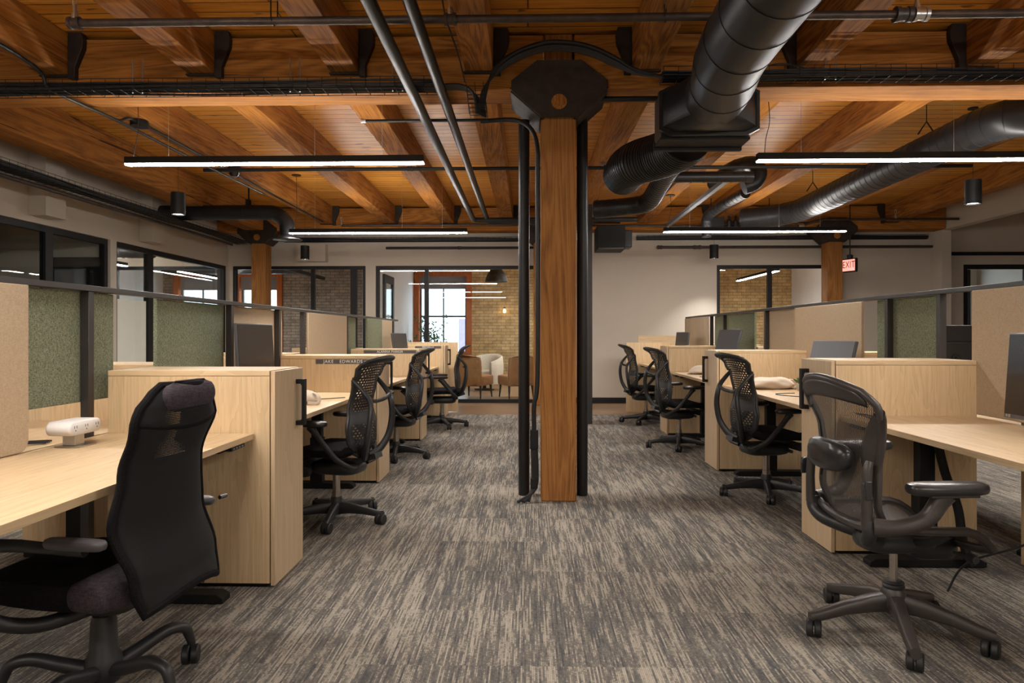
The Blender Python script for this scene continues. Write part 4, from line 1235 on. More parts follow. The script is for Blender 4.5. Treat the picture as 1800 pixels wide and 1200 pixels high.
def star(t, rot0, mat, rad=0.315, hub_z=0.10, style='blade'):
    b = MB()
    if style == 'blade':
        b.lathe([(0.0, 0.045), (0.036, 0.045), (0.042, 0.07), (0.04, hub_z + 0.02), (0.034, hub_z + 0.045), (0.0, hub_z + 0.045)], 20)
    elif style == 'high':
        b.lathe([(0.0, 0.09), (0.034, 0.09), (0.05, 0.13), (0.048, hub_z), (0.036, hub_z + 0.02), (0.0, hub_z + 0.02)], 24)
    else:
        b.lathe([(0.0, 0.05), (0.05, 0.05), (0.06, 0.08), (0.055, 0.13), (0.044, 0.15), (0.040, 0.25), (0.034, 0.27), (0.0, 0.27)], 24)
    cast = []
    for k in range(5):
        a = R(rot0 + 72 * k)
        d = Vector((math.cos(a), math.sin(a), 0))
        n_ = Vector((-d.y, d.x, 0))
        if style == 'tube':
            b.tube(spl([d * 0.03 + Vector((0, 0, 0.085)), d * 0.12 + Vector((0, 0, 0.115)), d * 0.21 + Vector((0, 0, 0.145)), d * 0.27 + Vector((0, 0, 0.135)), d * (rad - 0.01) + Vector((0, 0, 0.10)), d * rad + Vector((0, 0, 0.065))], 5), [0.026, 0.023, 0.02, 0.018, 0.014], 12)
        else:
            rs = []
            z0 = hub_z
            prof = [(0.02, z0 + 0.012, 0.052, 0.085), (0.10, z0 + 0.006, 0.044, 0.068), (0.2, z0 - 0.012, 0.036, 0.05), (rad - 0.02, z0 - 0.032, 0.034, 0.038), (rad + 0.012, z0 - 0.037, 0.028, 0.030)]
            if style == 'high':
                prof = [(0.02, 0.175, 0.055, 0.08), (0.10, 0.163, 0.05, 0.07), (0.2, 0.135, 0.046, 0.052), (rad - 0.03, 0.105, 0.042, 0.045), (rad + 0.016, 0.092, 0.034, 0.04)]
            for q, zt, w_, h_ in prof:
                c_ = d * q
                ring = []
                for i in range(12):
                    an = 2 * PI * i / 12
                    ring.append(c_ + n_ * (w_ / 2 * math.copysign(abs(math.cos(an)) ** 0.6, math.cos(an))) + Vector((0, 0, zt - h_ / 2 + h_ / 2 * math.copysign(abs(math.sin(an)) ** 0.6, math.sin(an)))))
                rs.append(ring)
            b.rings(rs)
            b.tube([d * rad + Vector((0, 0, 0.04)), d * rad + Vector((0, 0, 0.085))], 0.011, 8)
        cast.append((d * rad, a))
    o = b.build('star_base', mat, t, smooth=40)
    for i, (p_, a) in enumerate(cast):
        caster(o, p_.x, p_.y, a + 0.9 + i * 1.7)
    return o

def loft_uv(z0, z1, prof_y, half_w, cup, top_droop=0.02):
    def f(u, v):
        U = 2 * u - 1
        hw = interp(half_w, v)
        x = U * hw
        y = interp(prof_y, v) + cup * (abs(U) ** 2.2) * (hw / 0.2)
        z = z0 + (z1 - z0) * v - (top_droop * U * U if v > 0.8 else 0)
        return (x, y, z)
    return f
def interp(tab, v):
    for (a, p_), (b_, q) in zip(tab, tab[1:]):
        if v <= b_:
            t = (v - a) / (b_ - a)
            t = t * t * (3 - 2 * t)
            return p_ + (q - p_) * t
    return tab[-1][1]

def task_chair(label, group, rot0=58):
    t = thing('task_chair', label, 'chair', (0, 0, 0), 0, group)
    star(t, rot0, 'plastic', 0.325, 0.115)
    MB().lathe([(0.0, 0.16), (0.024, 0.16), (0.024, 0.30), (0.0, 0.30)], 20).lathe([(0.0, 0.1), (0.030, 0.1), (0.030, 0.19), (0.0, 0.19)], 20).build('gas_lift', 'chrome', t)
    m_ = MB()
    pillow(m_, (0, -0.02, 0.355), 0.25, 0.34, 0.085, 3.5)
    m_.bar((0, 0.0, 0.35), (0, -0.30, 0.44), 0.10, 0.035)
    m_.lathe([(0, -0.19), (0.035, -0.18), (0.04, -0.15), (0.02, -0.13), (0.012, 0.13), (0.0, 0.14)], 14, (0.0, 0.13, 0.345), Matrix.Rotation(R(90), 3, 'Y'))
    m_.obox((0, 0.19, 0.38), (0.36, 0.05, 0.05))
    m_.build('tilt_mechanism', 'plastic', t, bevel=0.004)
    s_ = MB()
    pillow(s_, (0, 0.03, 0.462), 0.50, 0.47, 0.055, 4.2, lambda x, y, z: (x * (1 - 0.12 * max(0, -y / 0.23)), y, z + 0.10 * x * x * 2 - 0.9 * max(0, y - 0.12) ** 2 * 3 + 0.02 * (y < -0.18)))
    s_.build('seat_cushion', 'seat_cloth', t)
    for sx in (-1, 1):
        a = MB()
        a.tube(spl([(sx * 0.08, -0.17, 0.375), (sx * 0.20, -0.19, 0.395), (sx * 0.265, -0.14, 0.45), (sx * 0.275, -0.06, 0.54), (sx * 0.272, 0.0, 0.61), (sx * 0.27, 0.03, 0.645)], 5), [0.024, 0.022, 0.022, 0.022, 0.026, 0.036], 12, 0.75)
        ao = a.build('armrest', 'plastic', t)
        b = MB()
        pillow(b, (sx * 0.27, 0.045, 0.662), 0.095, 0.25, 0.035, 3.0)
        b.build('arm_pad', 'arm_pad', ao)
    yp = [(0, -0.205), (0.12, -0.245), (0.3, -0.245), (0.5, -0.225), (0.75, -0.255), (0.9, -0.295), (0.96, -0.325), (1, -0.375)]
    hw = [(0, 0.06), (0.05, 0.12), (0.16, 0.19), (0.30, 0.20), (0.45, 0.168), (0.6, 0.155), (0.8, 0.165), (0.92, 0.185), (1.0, 0.175)]
    f = loft_uv(0.435, 1.07, yp, hw, 0.065)
    MB().grid(f, 20, 44).build('back_shell', 'shell', t, solid=0.007, smooth=60)
    fr = MB()
    per = [f(0, v / 24) for v in range(25)] + [f(u / 10, 1) for u in range(1, 10)] + [f(1, 1 - v / 24) for v in range(25)] + [f(1 - u / 5, 0) for u in range(1, 5)]
    fr.tube(per, 0.0105, 8, closed=True)
    fr.tube([f(u / 10, 0.975) for u in range(11)], 0.014, 8)
    for sx in (-1, 1):
        e = Vector(f(0.0 if sx < 0 else 1.0, 0.76))
        fr.tube(spl([(sx * 0.03, -0.215, 0.425), (sx * 0.10, -0.255, 0.46), (sx * 0.158, -0.295, 0.55), (sx * 0.165, -0.318, 0.67), (sx * 0.15, -0.318, 0.77), (sx * 0.158, -0.29, 0.835), e + Vector((0, -0.012, 0)), e], 6), [0.024, 0.021, 0.019, 0.018, 0.016, 0.015, 0.012, 0.01], 10, 1.25)
        fr.tube(spl([(sx * 0.152, -0.305, 0.82), (sx * 0.09, -0.30, 0.795), (0, -0.285, 0.785)], 5), 0.013, 10)
    fr.build('back_frame', 'plastic', t)
    return t
GM = 'black perforated back task chairs along the aisle'
def place(ch, x, y, th): ch.location = (x, y, 0); ch.rotation_euler = (0, 0, R(th)); return ch
proto = task_chair('black perforated back task chair, nearest of the left row beside the first cabinet', GM, 58 - 77)
place(proto, -1.25, 4.43, 77)
dup(proto, (-1.30, 6.70, 0), R(80), 'black perforated back task chair, second of the left row', GM)
dup(proto, (-1.13, 8.93, 0), R(97), 'black perforated back task chair, farthest of the left row, seen in profile', GM)
r1 = dup(proto, (1.80, 5.20, 0), R(-79), 'black perforated back task chair, nearest of the right row before the canvas bag and plant', GM)
r2 = dup(proto, (1.62, 7.36, 0), R(-77), 'black perforated back task chair, second of the right row', GM)
r3 = dup(proto, (1.62, 9.40, 0), R(-82), 'black perforated back task chair, farthest of the right row before the end panel', GM)
for c_, off in ((r1, 40 + 79), (r2, 40 + 77), (r3, 25 + 82)):
    for k in c_.children:
        if k.name.startswith('star_base'): k.rotation_euler = (0, 0, R(off - (58 - 77)))
GO = 'task chairs of the outer desk rows'
dup(proto, (-3.42, 5.45, 0), R(-84), 'task chair behind the left divider, its top showing in the gap', GO)
dup(proto, (3.75, 4.4, 0), R(80), 'task chair beyond the right divider, nearer one, base seen under the desk', GO)
dup(proto, (3.80, 6.7, 0), R(95), 'task chair beyond the right divider, farther one', GO)

# graphite woven mesh chair, right foreground
def mesh_chair(x, y, th):
    t = thing('mesh_office_chair', 'graphite mesh office chair with lumbar pad in the right foreground', 'chair', (x, y, 0), R(th))
    star(t, 36 - th + 2, 'graphite', 0.325, 0.175, 'high')
    MB().lathe([(0.0, 0.20), (0.015, 0.20), (0.015, 0.36), (0.0, 0.36)], 20).lathe([(0.0, 0.36), (0.024, 0.36), (0.024, 0.4), (0.0, 0.4)], 20).build('gas_lift', 'chrome', t)
    MB().lathe([(0.0, 0.19), (0.040, 0.19), (0.042, 0.20), (0.036, 0.207), (0.04, 0.213), (0.03, 0.222), (0.0, 0.222)], 24).build('lift_collar', 'plastic', t)
    m_ = MB()
    pillow(m_, (0, 0.0, 0.385), 0.20, 0.30, 0.08, 3.0)
    pillow(m_, (0, 0.15, 0.355), 0.13, 0.20, 0.10, 3.0)
    for sx in (-1, 1):
        m_.tube(spl([(sx * 0.06, -0.10, 0.40), (sx * 0.16, -0.20, 0.43), (sx * 0.215, -0.225, 0.47), (sx * 0.215, -0.225, 0.52)], 5), [0.03, 0.028, 0.026, 0.022], 12)
        m_.tube(spl([(sx * 0.05, 0.02, 0.39), (sx * 0.15, 0.06, 0.42), (sx * 0.22, 0.08, 0.47)], 4), 0.018, 10)
        m_.tube([(sx * 0.1, 0.18, 0.36), (sx * 0.16, 0.20, 0.36)], 0.007, 8)
        m_.lathe([(0.0, -0.02), (0.016, -0.02), (0.019, 0.0), (0.014, 0.02), (0.0, 0.022)], 14, (sx * 0.175, 0.20, 0.36), Matrix.Rotation(R(90 * sx), 3, 'Y'))
    m_.build('tilt_mechanism', 'plastic', t)
    # seat: woven suspension in a moulded frame
    def sf(u, v):
        U = 2 * u - 1
        yy = -0.20 + 0.44 * v
        hw = 0.225 + 0.02 * math.sin(v * PI)
        return (U * hw, yy, 0.452 + 0.03 * abs(U) ** 2.5 - 2.6 * max(0, v - 0.72) ** 2 * 0.35 + 0.015 * (1 - v) ** 2 - 0.0)
    MB().grid(sf, 16, 18).build('seat_mesh', 'pellicle', t, smooth=60)
    per = [sf(0, v / 12) for v in range(13)] + [sf(u / 8, 1) for u in range(1, 8)] + [sf(1, 1 - v / 12) for v in range(13)] + [sf(1 - u / 8, 0) for u in range(1, 8)]
    MB().tube(per, 0.017, 10, closed=True).build('seat_frame', 'graphite', t)
    # back
    yp = [(0, -0.205), (0.2, -0.245), (0.42, -0.235), (0.6, -0.245), (0.85, -0.285), (1, -0.315)]
    hw = [(0, 0.165), (0.06, 0.198), (0.25, 0.205), (0.42, 0.198), (0.60, 0.225), (0.80, 0.262), (0.93, 0.262), (1, 0.215)]
    f = loft_uv(0.47, 1.045, yp, hw, 0.055, 0.045)
    bo = MB().grid(f, 20, 36).build('back_mesh', 'pellicle', t, smooth=60)
    per = [f(0, v / 24) for v in range(25)] + [f(u / 12, 1) for u in range(1, 12)] + [f(1, 1 - v / 24) for v in range(25)] + [f(1 - u / 10, 0) for u in range(1, 10)]
    bf = MB()
    bf.tube(per, 0.0145, 12, closed=True)
    bfo = bf.build('back_frame', 'graphite', t)
    MB().grid(lambda u, v: Vector(f(0.06 + 0.88 * u, 0.885 + 0.1 * v + 0.02 * math.sin(u * PI) * (1 - v) * -1)) + Vector((0, -0.006, 0)), 16, 4).build('top_membrane', 'graphite', t, solid=0.006, smooth=60)
    # solid side wings of the frame (widen towards the middle)
    for sx in (0, 1):
        def wing(u, v, sx=sx):
            vv = 0.22 + 0.6 * v
            wdt = 0.14 * math.sin(v * PI) ** 0.8
            U = u * wdt if sx == 0 else 1 - u * wdt
            return Vector(f(U, vv)) + Vector((0, -0.008, 0))
        MB().grid(wing, 6, 20).build('frame_wing', 'graphite', t, solid=0.006, smooth=60)
    l = MB()
    pillow(l, (0, 0, 0), 0.29, 0.125, 0.065, 2.8, lambda x_, y_, z_: (x_, -0.285 + z_ + 1.2 * x_ * x_, 0.735 + y_))
    l.build('lumbar_pad', 'arm_pad', t)
    for sx in (-1, 1):
        s2 = MB()
        s2.tube(spl([(sx * 0.208, -0.222, 0.74), (sx * 0.212, -0.232, 0.70), (sx * 0.215, -0.238, 0.60), (sx * 0.215, -0.235, 0.49)], 5), [0.014, 0.018, 0.018, 0.021], 12)
        so = s2.build('lumbar_slide', 'graphite', t)
        MB().lathe([(0.0, -0.012), (0.014, -0.012), (0.016, 0.008), (0.0, 0.01)], 12, (sx * 0.24, -0.25, 0.66), Matrix.Rotation(R(90), 3, 'Y')).obox((sx * 0.25, -0.25, 0.64), (0.012, 0.025, 0.07)).build('slide_knob', 'plastic', so, bevel=0.003)
    for sx, za in ((1, 0.655), (-1, 0.72)):
        a = MB()
        a.tube(spl([(sx * 0.225, -0.215, 0.50), (sx * 0.26, -0.15, 0.505), (sx * 0.285, -0.06, 0.54), (sx * 0.29, -0.01, za - 0.05), (sx * 0.29, 0.01, za - 0.022)], 5), [0.03, 0.026, 0.026, 0.028, 0.034], 12, 1.2)
        a.box(sx * 0.29 - 0.035, sx * 0.29 + 0.035, -0.06, 0.12, za - 0.028, za - 0.016)
        ao = a.build('armrest', 'graphite', t, bevel=0.003)
        b = MB()
        pillow(b, (sx * 0.29, 0.02, za), 0.10, 0.30, 0.045, 3.0)
        b.build('arm_pad', 'arm_pad', ao)
    return t
mesh_chair(1.48, 2.80, -86)

# black high-back chair with sheer mesh sleeve, left foreground
def high_back(x, y, th):
    t = thing('high_back_chair', 'black high-back office chair with sheer mesh sleeve in the left foreground', 'chair', (x, y, 0), R(th))
    star(t, 53 - th, 'plastic', 0.30, 0.11, 'tube')
    MB().lathe([(0.0, 0.26), (0.014, 0.26), (0.014, 0.33), (0.0, 0.33)], 18).build('gas_lift', 'chrome', t)
    m_ = MB()
    pillow(m_, (0, 0, 0.325), 0.20, 0.26, 0.06, 3.5)
    m_.bar((0, -0.05, 0.33), (0, -0.29, 0.40), 0.08, 0.03)
    m_.tube(spl([(0.10, -0.1, 0.32), (0.20, -0.2, 0.33), (0.1, -0.30, 0.36)], 5), 0.004, 6)
    m_.build('tilt_mechanism', 'plastic', t, bevel=0.003)
    s_ = MB()
    pillow(s_, (0, 0.05, 0.40), 0.50, 0.52, 0.105, 3.2, lambda a, b, c: (a, b, c + 0.25 * a * a + (0.04 if b > 0 else 0.0) * 0 - 0.6 * max(0, b - 0.12) ** 2 + 0.05 * max(0, b)))
    s_.build('seat_cushion', 'seat_cloth', t)
    s_ = MB()
    pillow(s_, (0, -0.125, 0.402), 0.505, 0.20, 0.107, 3.2, lambda a, b, c: (a, b, c + 0.25 * a * a))
    s_.build('seat_bolster', 'plum_cloth', t)
    yp = [(0, -0.345), (0.1, -0.325), (0.36, -0.262), (0.6, -0.275), (0.85, -0.325), (1.0, -0.335)]
    hw = [(0, 0.19), (0.08, 0.205), (0.36, 0.222), (0.58, 0.195), (0.72, 0.192), (0.84, 0.205), (0.90, 0.185), (0.955, 0.145), (1.0, 0.095)]
    def f(u, v):
        U = 2 * u - 1
        w_ = interp(hw, v)
        z = 0.385 + 0.665 * v + (0.0 if v > 0.15 else -0.045 * (1 - v / 0.15) * (abs(U) ** 2 - 0.4))
        return (U * w_, interp(yp, v) + 0.05 * abs(U) ** 2.4, z)
    def f2(u, v):
        p_ = f(u, v)
        return (p_[0], p_[1] + 0.042, p_[2])
    MB().grid(f, 20, 48).build('back_sleeve', 'sleeve', t, smooth=60, solid=0.003)
    fr = MB()
    per = [f(0, v / 30) for v in range(31)] + [f(u / 10, 1) for u in range(1, 10)] + [f(1, 1 - v / 30) for v in range(31)] + [f(1 - u / 10, 0) for u in range(1, 10)]
    fr.tube([(a, b + 0.006, c) for a, b, c in per], 0.014, 10, closed=True)
    fr.tube([Vector(f(u / 12, 0.83 - 0.035 * math.sin(u / 12 * PI))) + Vector((0, 0.004, 0)) for u in range(13)], 0.009, 8)
    fr.build('back_frame', 'seat_cloth', t)
    k = MB()
    k.grid(lambda u, v: Vector(f(0.04 + 0.92 * u, 0.02 + 0.60 * v)) + Vector((0, 0.03 - 0.012 * math.sin(u * PI), 0)), 14, 20)
    k.build('back_cushion', 'seat_cloth', t, solid=0.03, smooth=60)
    h = MB()
    pillow(h, (0, -0.315, 1.015), 0.25, 0.075, 0.10, 2.6)
    h.build('head_pad', 'plum_cloth', t)
    h = MB()
    h.grid(lambda u, v: Vector(f(0.45 + 0.45 * u, 0.72 + 0.22 * v)) + Vector((0, 0.02, 0)), 10, 10)
    h.build('head_cushion', 'seat_cloth', t, solid=0.02, smooth=60)
    for sx in (-1, 1):
        a = MB()
        a.tube(spl([(sx * 0.08, -0.02, 0.325), (sx * 0.20, 0.06, 0.315), (sx * 0.285, 0.14, 0.36), (sx * 0.30, 0.19, 0.46), (sx * 0.295, 0.17, 0.57), (sx * 0.285, 0.08, 0.585), (sx * 0.275, -0.02, 0.58), (sx * 0.27, -0.16, 0.575)], 6), [0.024, 0.024, 0.022, 0.02, 0.02, 0.018, 0.018], 12)
        ao = a.build('armrest', 'plastic', t)
        b = MB()
        pillow(b, (sx * 0.275, -0.13, 0.595), 0.055, 0.20, 0.035, 3.0)
        b.build('arm_pad', 'grey_pad', ao)
    MB().tube([(0.23, -0.28, 0.62), (0.262, -0.285, 0.62)], 0.008, 8).build('height_knob', 'plastic', t)
    return t
high_back(-1.43, 2.27, 83)

# ------------------------------------------------------------------ monitors
def monitor(loc, rz, label, w=0.60, h=0.35, tilt=0.0, base_z=None, screen='screen', shell='monitor', logo=False):
    """screen faces local -Y; loc = centre of the panel; base_z = desk height"""
    t = thing('monitor', label, 'monitor', loc, rz, 'desk monitors')
    rt = Matrix.Rotation(tilt, 3, 'X')
    MB().obox(rt @ Vector((0, 0.006, 0)), (w, 0.022, h), rt).obox(rt @ Vector((0, 0.026, -0.02)), (w * 0.45, 0.022, h * 0.55), rt).build('monitor_shell', shell, t, bevel=0.004)
    so = MB().obox(rt @ Vector((0, -0.006, 0.006)), (w - 0.012, 0.003, h - 0.028), rt).build('monitor_screen', screen, t)
    if logo:
        MB().obox(rt @ Vector((-w / 2 + 0.025, -0.0085, -h / 2 + 0.012)), (0.012, 0.002, 0.012), rt).obox(rt @ Vector((-w / 2 + 0.043, -0.0085, -h / 2 + 0.012)), (0.014, 0.002, 0.014), rt).build('maker_mark', 'steel', so)
    dz = base_z - loc[2]
    st = MB()
    st.tube(spl([(0, 0.04, -0.02), (0, 0.052, -0.04), (0, 0.055, -0.10), (0, 0.052, dz + 0.012)], 4), 0.013, 12)
    st.lathe([(0, 0), (0.03, 0), (0.03, 0.02), (0, 0.02)], 16, (0, 0.042, -0.02), Matrix.Rotation(R(90), 3, 'X'))
    st.build('monitor_arm', 'black_metal', t)
    MB().lathe([(0, 0.0), (0.06, 0.0), (0.06, 0.006), (0.02, 0.012), (0, 0.012)], 24, (0, 0.052, dz)).build('stand_base', 'black_metal', t)
    return t
monitor((-1.90, 4.73, 1.11), R(90), 'dark monitor before the beige screen behind the nearest left cabinet', 0.62, 0.355, R(-3), 0.74)
monitor((-1.80, 9.60, 1.06), R(80), 'dark monitor at the far end of the left row', 0.55, 0.34, R(-8), 0.74)
monitor((2.28, 3.0, 1.02), R(-90), 'monitor at the right edge of the photo with a small mark on its lower corner', 0.60, 0.40, R(-4), 0.765, logo=True)
monitor((2.20, 5.02, 1.03), R(-78), 'low tilted grey monitor above the nearest right cabinet', 0.48, 0.28, R(-14), 0.765, screen='monitor')
monitor((2.20, 7.62, 1.08), R(-84), 'grey tilted monitor before the green screen, above the second right cabinet', 0.60, 0.38, R(-14), 0.765, screen='monitor')
monitor((2.18, 9.75, 1.06), R(-84), 'small dark monitor at the far end of the right row', 0.52, 0.37, R(-6), 0.765)
monitor((2.98, 4.86, 1.07), R(180), 'large black monitor seen from behind through the right divider gap', 0.62, 0.42, R(-10), 0.72, shell='black_shell')

# ------------------------------------------------------------------ things on the desks
def bag(loc, rz, label, L=0.42, W=0.19, H=0.10, seed=1):
    t = thing('canvas_bag', label, 'bag', loc, rz, 'folded cream canvas bags on the desks')
    rd = random.Random(seed)
    ph = [rd.random() * 6 for _ in range(6)]
    m_ = MB()
    rs = []
    n = 28
    for j in range(13):
        s_ = -1 + 2 * j / 12
        k = (1 - abs(s_) ** 2.6) ** 0.5 if abs(s_) < 1 else 0.05
        k = max(k, 0.08)
        ring = []
        for i in range(n):
            a = 2 * PI * i / n
            wob = 1 + 0.10 * math.sin(3 * a + ph[0] + s_ * 4) + 0.06 * math.sin(5 * a + ph[1] - s_ * 7) + 0.05 * math.sin(9 * s_ + ph[2])
            yy = math.copysign(abs(math.cos(a)) ** 0.8, math.cos(a)) * W / 2 * k * wob
            zz = H / 2 + math.sin(a) * H / 2 * k * wob
            zz = max(0.001, zz - (1 - k) * H * 0.28)
            ring.append((s_ * L / 2, yy, zz))
        rs.append(ring)
    m_.rings(rs)
    m_.build('bag_body', 'canvas', t, sub=1, smooth=70)
    h = MB()
    h.tube(spl([(L * 0.30, 0.02, H * 0.6), (L * 0.42, 0.0, H * 0.75), (L * 0.53, -0.03, H * 0.5), (L * 0.52, -0.05, 0.012), (L * 0.38, -0.07, 0.015)], 5), 0.013, 8, 0.5)
    h.build('bag_handle', 'canvas', t)
    return t
bag((1.99, 5.64, 0.765), R(10), 'cream canvas bag beside the small potted plant on the first right desk', seed=1)
bag((2.00, 7.70, 0.765), R(6), 'cream canvas bag on the second right desk', seed=2)
bag((1.98, 9.85, 0.765), R(8), 'cream canvas bag on the third right desk', seed=3)
bag((-1.62, 4.62, 0.74), R(-8), 'cream canvas bag on the left desk, its loop showing past the nearest cabinet', seed=4)
def cord(pts, label, r=0.003):
    tag(MB().tube(spl(pts, 6), r, 6).build('desk_cord', 'cable'), label, 'cord', 'black cords on the desks')
zr, zl = 0.7685, 0.7435
cord([(2.02, 5.22, zr), (1.86, 5.16, zr), (1.86, 5.02, zr), (2.02, 4.84, zr), (2.3, 4.45, zr)], 'black cord curving on the first right desk before the plant')
cord([(1.80, 5.60, zr), (1.95, 5.62, zr), (2.2, 5.7, zr)], 'short black cord behind the canvas bag on the first right desk')
cord([(1.80, 7.75, zr), (1.92, 7.72, zr), (2.2, 7.8, zr)], 'short black cord behind the canvas bag on the second right desk')
cord([(1.80, 7.2, zr), (1.95, 7.05, zr), (2.2, 6.95, zr)], 'black cord on the second right desk')
cord([(-1.36, 5.05, zl), (-1.55, 4.9, zl), (-1.9, 4.72, zl)], 'black cord lying across the left desk behind the nearest cabinet')
t = thing('potted_plant', 'tiny succulent in cream pot beside the canvas bag at right', 'plant', (2.17, 5.46, 0.765))
MB().lathe([(0.0, 0.0), (0.032, 0.0), (0.042, 0.02), (0.043, 0.05), (0.036, 0.065), (0.030, 0.06), (0.0, 0.055)], 20).build('plant_pot', 'pot', t)
m_ = MB()
for i in range(16):
    a = i * 2.4
    r_ = 0.012 + 0.0016 * i
    b = Vector((r_ * math.cos(a), r_ * math.sin(a), 0.055))
    tip = Vector((r_ * 2.4 * math.cos(a), r_ * 2.4 * math.sin(a), 0.11 - 0.0014 * i))
    m_.tube([b, b.lerp(tip, 0.5) + Vector((0, 0, 0.008)), tip], [0.004, 0.007, 0.001], 6)
m_.build('plant_leaves', 'leaf', t)
# white power unit and dock on the left foreground desk
t = thing('power_unit', 'white rounded three socket power unit clamped at the back of the left foreground desk', 'power unit', (-1.93, 2.86, 0.74), R(0))
m_ = MB()
prof = [(-0.037 + 0.0, 0)]
n_ = 24
st_ = []
for k in range(n_):
    a = 2 * PI * k / n_
    st_.append((math.copysign(1, math.cos(a)) * 0.075 * (abs(math.cos(a)) > 1e-6) + 0.030 * math.cos(a), 0.030 * math.sin(a)))
ring0 = [(-0.05, a * 0.95, 0.082 + b) for a, b in st_]
def body(x, k): return [(x, a * k, 0.082 + b * k) for a, b in st_]
m_.rings([body(-0.055, 0.88), body(-0.05, 0.97), body(-0.042, 1.0), body(0.042, 1.0), body(0.05, 0.97), body(0.054, 0.9)])
m_.build('unit_body', 'white', t, smooth=50)
s_ = MB()
for yy in (-0.07, 0.0, 0.07):
    s_.box(0.0535, 0.0548, yy - 0.009, yy - 0.006, 0.083, 0.094).box(0.0535, 0.0548, yy + 0.006, yy + 0.009, 0.083, 0.094).lathe([(0, 0), (0.003, 0), (0.003, 0.0013), (0, 0.0013)], 8, (0.0535, yy, 0.074), Matrix.Rotation(R(90), 3, 'Y'))
s_.build('socket_slots', 'greybox', t)
MB().box(-0.03, 0.025, -0.03, 0.03, 0.006, 0.05).box(-0.05, 0.06, -0.055, 0.055, 0.0, 0.006).build('unit_foot', 'steel', t, bevel=0.002)
t = thing('docking_station', 'small grey dock with violet light and black cables on the outer left desk', 'dock', (-2.30, 2.80, 0.72), R(15))
MB().box(-0.09, 0.09, -0.05, 0.05, 0, 0.028).build('dock_body', 'greybox', t, bevel=0.005)
MB().lathe([(0, 0.028), (0.012, 0.028), (0.012, 0.0295), (0, 0.0295)], 14, (0.055, -0.02, 0)).build('dock_light', 'led', t)
for i in range(4):
    MB().tube(spl([(0.05 - 0.03 * i, 0.05, 0.014), (0.05 - 0.02 * i, 0.10 + 0.02 * i, 0.012), (0.12 + 0.01 * i, 0.16 + 0.02 * i, 0.01), (0.19, 0.17 + 0.02 * i, 0.008)], 5), 0.004, 6).build('dock_cable', 'cable', t)
t = thing('headphones', 'cream headphones lying on the outer left desk behind the beige screen', 'headphones', (-2.45, 3.10, 0.72), R(20))
MB().tube(spl([(-0.07, 0, 0.05), (-0.06, 0.0, 0.10), (0, 0, 0.125), (0.06, 0, 0.10), (0.07, 0, 0.05)], 6), 0.012, 10, 0.6).build('headband', 'canvas', t)
for sx in (-1, 1):
    MB().lathe([(0.0, -0.02), (0.04, -0.02), (0.045, 0.0), (0.04, 0.02), (0.0, 0.022)], 20, (sx * 0.07, 0, 0.046), Matrix.Rotation(R(90), 3, 'Y')).build('ear_cup', 'canvas', t)
t = thing('cable_snake', 'black cable chain dropping under the right foreground desk', 'cable guide', (2.05, 3.55, 0))
MB().tube(spl([(0.05, 0, 0.66), (0.10, 0.02, 0.5), (0.17, 0.03, 0.32), (0.19, 0.02, 0.15), (0.22, 0, 0.03)], 6), 0.022, 10).build('guide_links', 'black_metal', t)
MB().tube(spl([(0.34, -0.55, 0.62), (0.30, -0.5, 0.42), (0.20, -0.42, 0.27), (-0.02, -0.35, 0.16), (-0.10, -0.33, 0.02)], 6), 0.005, 8).build('power_lead', 'cable', t)

# ------------------------------------------------------------------ lounge behind the glass
def lounge_chair(x, y, th, label):
    t = thing('lounge_chair', label, 'chair', (x, y, 0), R(th), 'tan leather lounge chairs')
    b = MB()
    pillow(b, (0, -0.27, 0.53), 0.56, 0.10, 0.60, 6, lambda a, c, z: (a * (1 - 0.0 * z), c - 0.10 * z, z), lv=11, ez=6)
    b.build('chair_back', 'leather', t, bevel=0)
    s_ = MB()
    pillow(s_, (0, 0.02, 0.335), 0.58, 0.58, 0.22, 8, lv=9, ez=6)
    s_.build('chair_seat', 'leather', t)
    for sx in (-1, 1):
        for sy in (-1, 1):
            MB().tube([(sx * 0.235, sy * 0.22 + 0.01, 0.24), (sx * 0.25, sy * 0.25 + 0.01, 0.0)], [0.024, 0.013], 10).build('chair_leg', 'leg_wood', t)
    return t
lounge_chair(-1.03, 13.1, -22, 'tan leather lounge chair behind the glass, left one')
lounge_chair(-0.22, 13.1, 24, 'tan leather lounge chair behind the glass, right one beside the column')
t = thing('tub_chair', 'cream round tub chair between the tan chairs in the lounge', 'chair', (-0.95, 14.9, 0), R(150))
b = MB()
outer, inner, rs = 0.40, 0.30, []
n_ = 22
for i in range(n_ + 1):
    a = R(-215) + R(250) * i / n_
    hgt = 0.60 + 0.16 * math.sin(PI * i / n_)
    c_, s_ = math.cos(a), math.sin(a)
    rs.append([(outer * c_, outer * s_, 0.14), ((outer + 0.02) * c_, (outer + 0.02) * s_, hgt * 0.7), (outer * c_, outer * s_, hgt), ((outer - 0.03) * c_, (outer - 0.03) * s_, hgt + 0.02),
               (inner * c_, inner * s_, hgt - 0.02), ((inner - 0.02) * c_, (inner - 0.02) * s_, hgt * 0.6), (inner * c_, inner * s_, 0.14)])
b.rings(rs)
b.build('chair_shell', 'boucle', t, smooth=60)
s_ = MB(); pillow(s_, (0, 0, 0.33), 0.60, 0.60, 0.20, 2.3); s_.build('chair_seat', 'boucle', t)
MB().lathe([(0.0, 0.0), (0.22, 0.0), (0.22, 0.02), (0.04, 0.04), (0.04, 0.22), (0.0, 0.22)], 24).build('swivel_base', 'leg_wood', t)

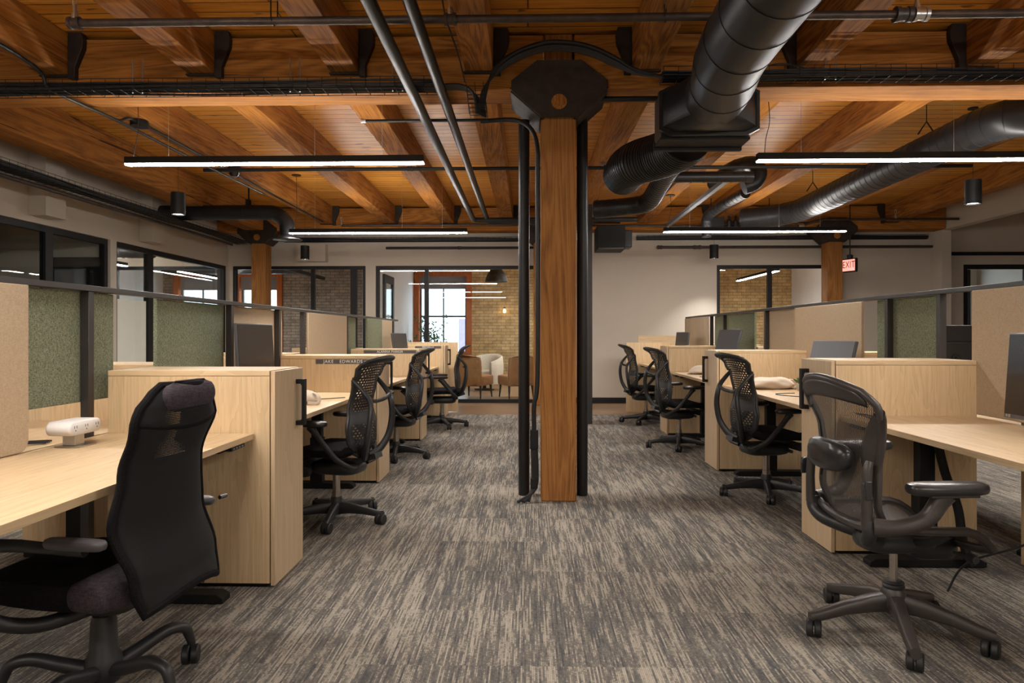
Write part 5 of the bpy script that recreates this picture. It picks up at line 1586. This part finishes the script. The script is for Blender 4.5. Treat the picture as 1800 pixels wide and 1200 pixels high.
def plant(x, y, label, H, n, spread, seed, z0=0.42):
    rd = random.Random(seed)
    t = thing('potted_plant', label, 'plant', (x, y, 0))
    MB().lathe([(0.0, 0.0), (0.13, 0.0), (0.17, z0 - 0.02), (0.16, z0), (0.145, z0 - 0.01), (0.14, z0 - 0.05), (0.0, z0 - 0.05)], 24).build('plant_pot', 'pot', t)
    MB().lathe([(0.0, z0 - 0.049), (0.14, z0 - 0.049), (0.0, z0 - 0.035)], 20).build('plant_soil', 'soil', t)
    st, lf = MB(), MB()
    for k in range(n):
        a = rd.random() * 2 * PI
        r_ = spread * (0.3 + 0.7 * rd.random())
        top = Vector((r_ * math.cos(a), r_ * math.sin(a) * 0.6, z0 + H * (0.5 + 0.5 * rd.random())))
        p0 = Vector((rd.uniform(-.05, .05), rd.uniform(-.05, .05), z0 - 0.05))
        mid = p0.lerp(top, 0.5) + Vector((rd.uniform(-.06, .06), 0, 0.08))
        pts = spl([p0, mid, top], 8)
        st.tube(pts, [0.006, 0.002], 5)
        for q in pts[3:]:
            for _ in range(4):
                d = Vector((rd.uniform(-1, 1), rd.uniform(-1, 1), rd.uniform(-.3, .8))).normalized()
                s_ = Vector((rd.uniform(-1, 1), rd.uniform(-1, 1), rd.uniform(-.3, .3)))
                s_ = (s_ - d * s_.dot(d)).normalized()
                L = rd.uniform(0.06, 0.11)
                b0 = len(lf.v)
                q2 = Vector(q) + d * 0.01
                lf.v += [tuple(q2), tuple(q2 + d * L * .5 + s_ * L * .22), tuple(q2 + d * L), tuple(q2 + d * L * .5 - s_ * L * .22 + Vector((0, 0, 0.003)))]
                lf.f.append((b0, b0 + 1, b0 + 2, b0 + 3))
    st.build('plant_stems', 'leg_wood', t)
    lf.build('plant_leaves', 'leaf', t, smooth=0)
plant(-2.25, 15.9, 'tall wispy leafy plant before the bright lounge window', 1.25, 16, 0.42, 3)
plant(-2.62, 15.2, 'low bushy plant by the white lounge wall', 0.60, 12, 0.16, 5)
plant(-1.95, 14.6, 'low bushy plant before the bright lounge window', 0.62, 14, 0.20, 8)
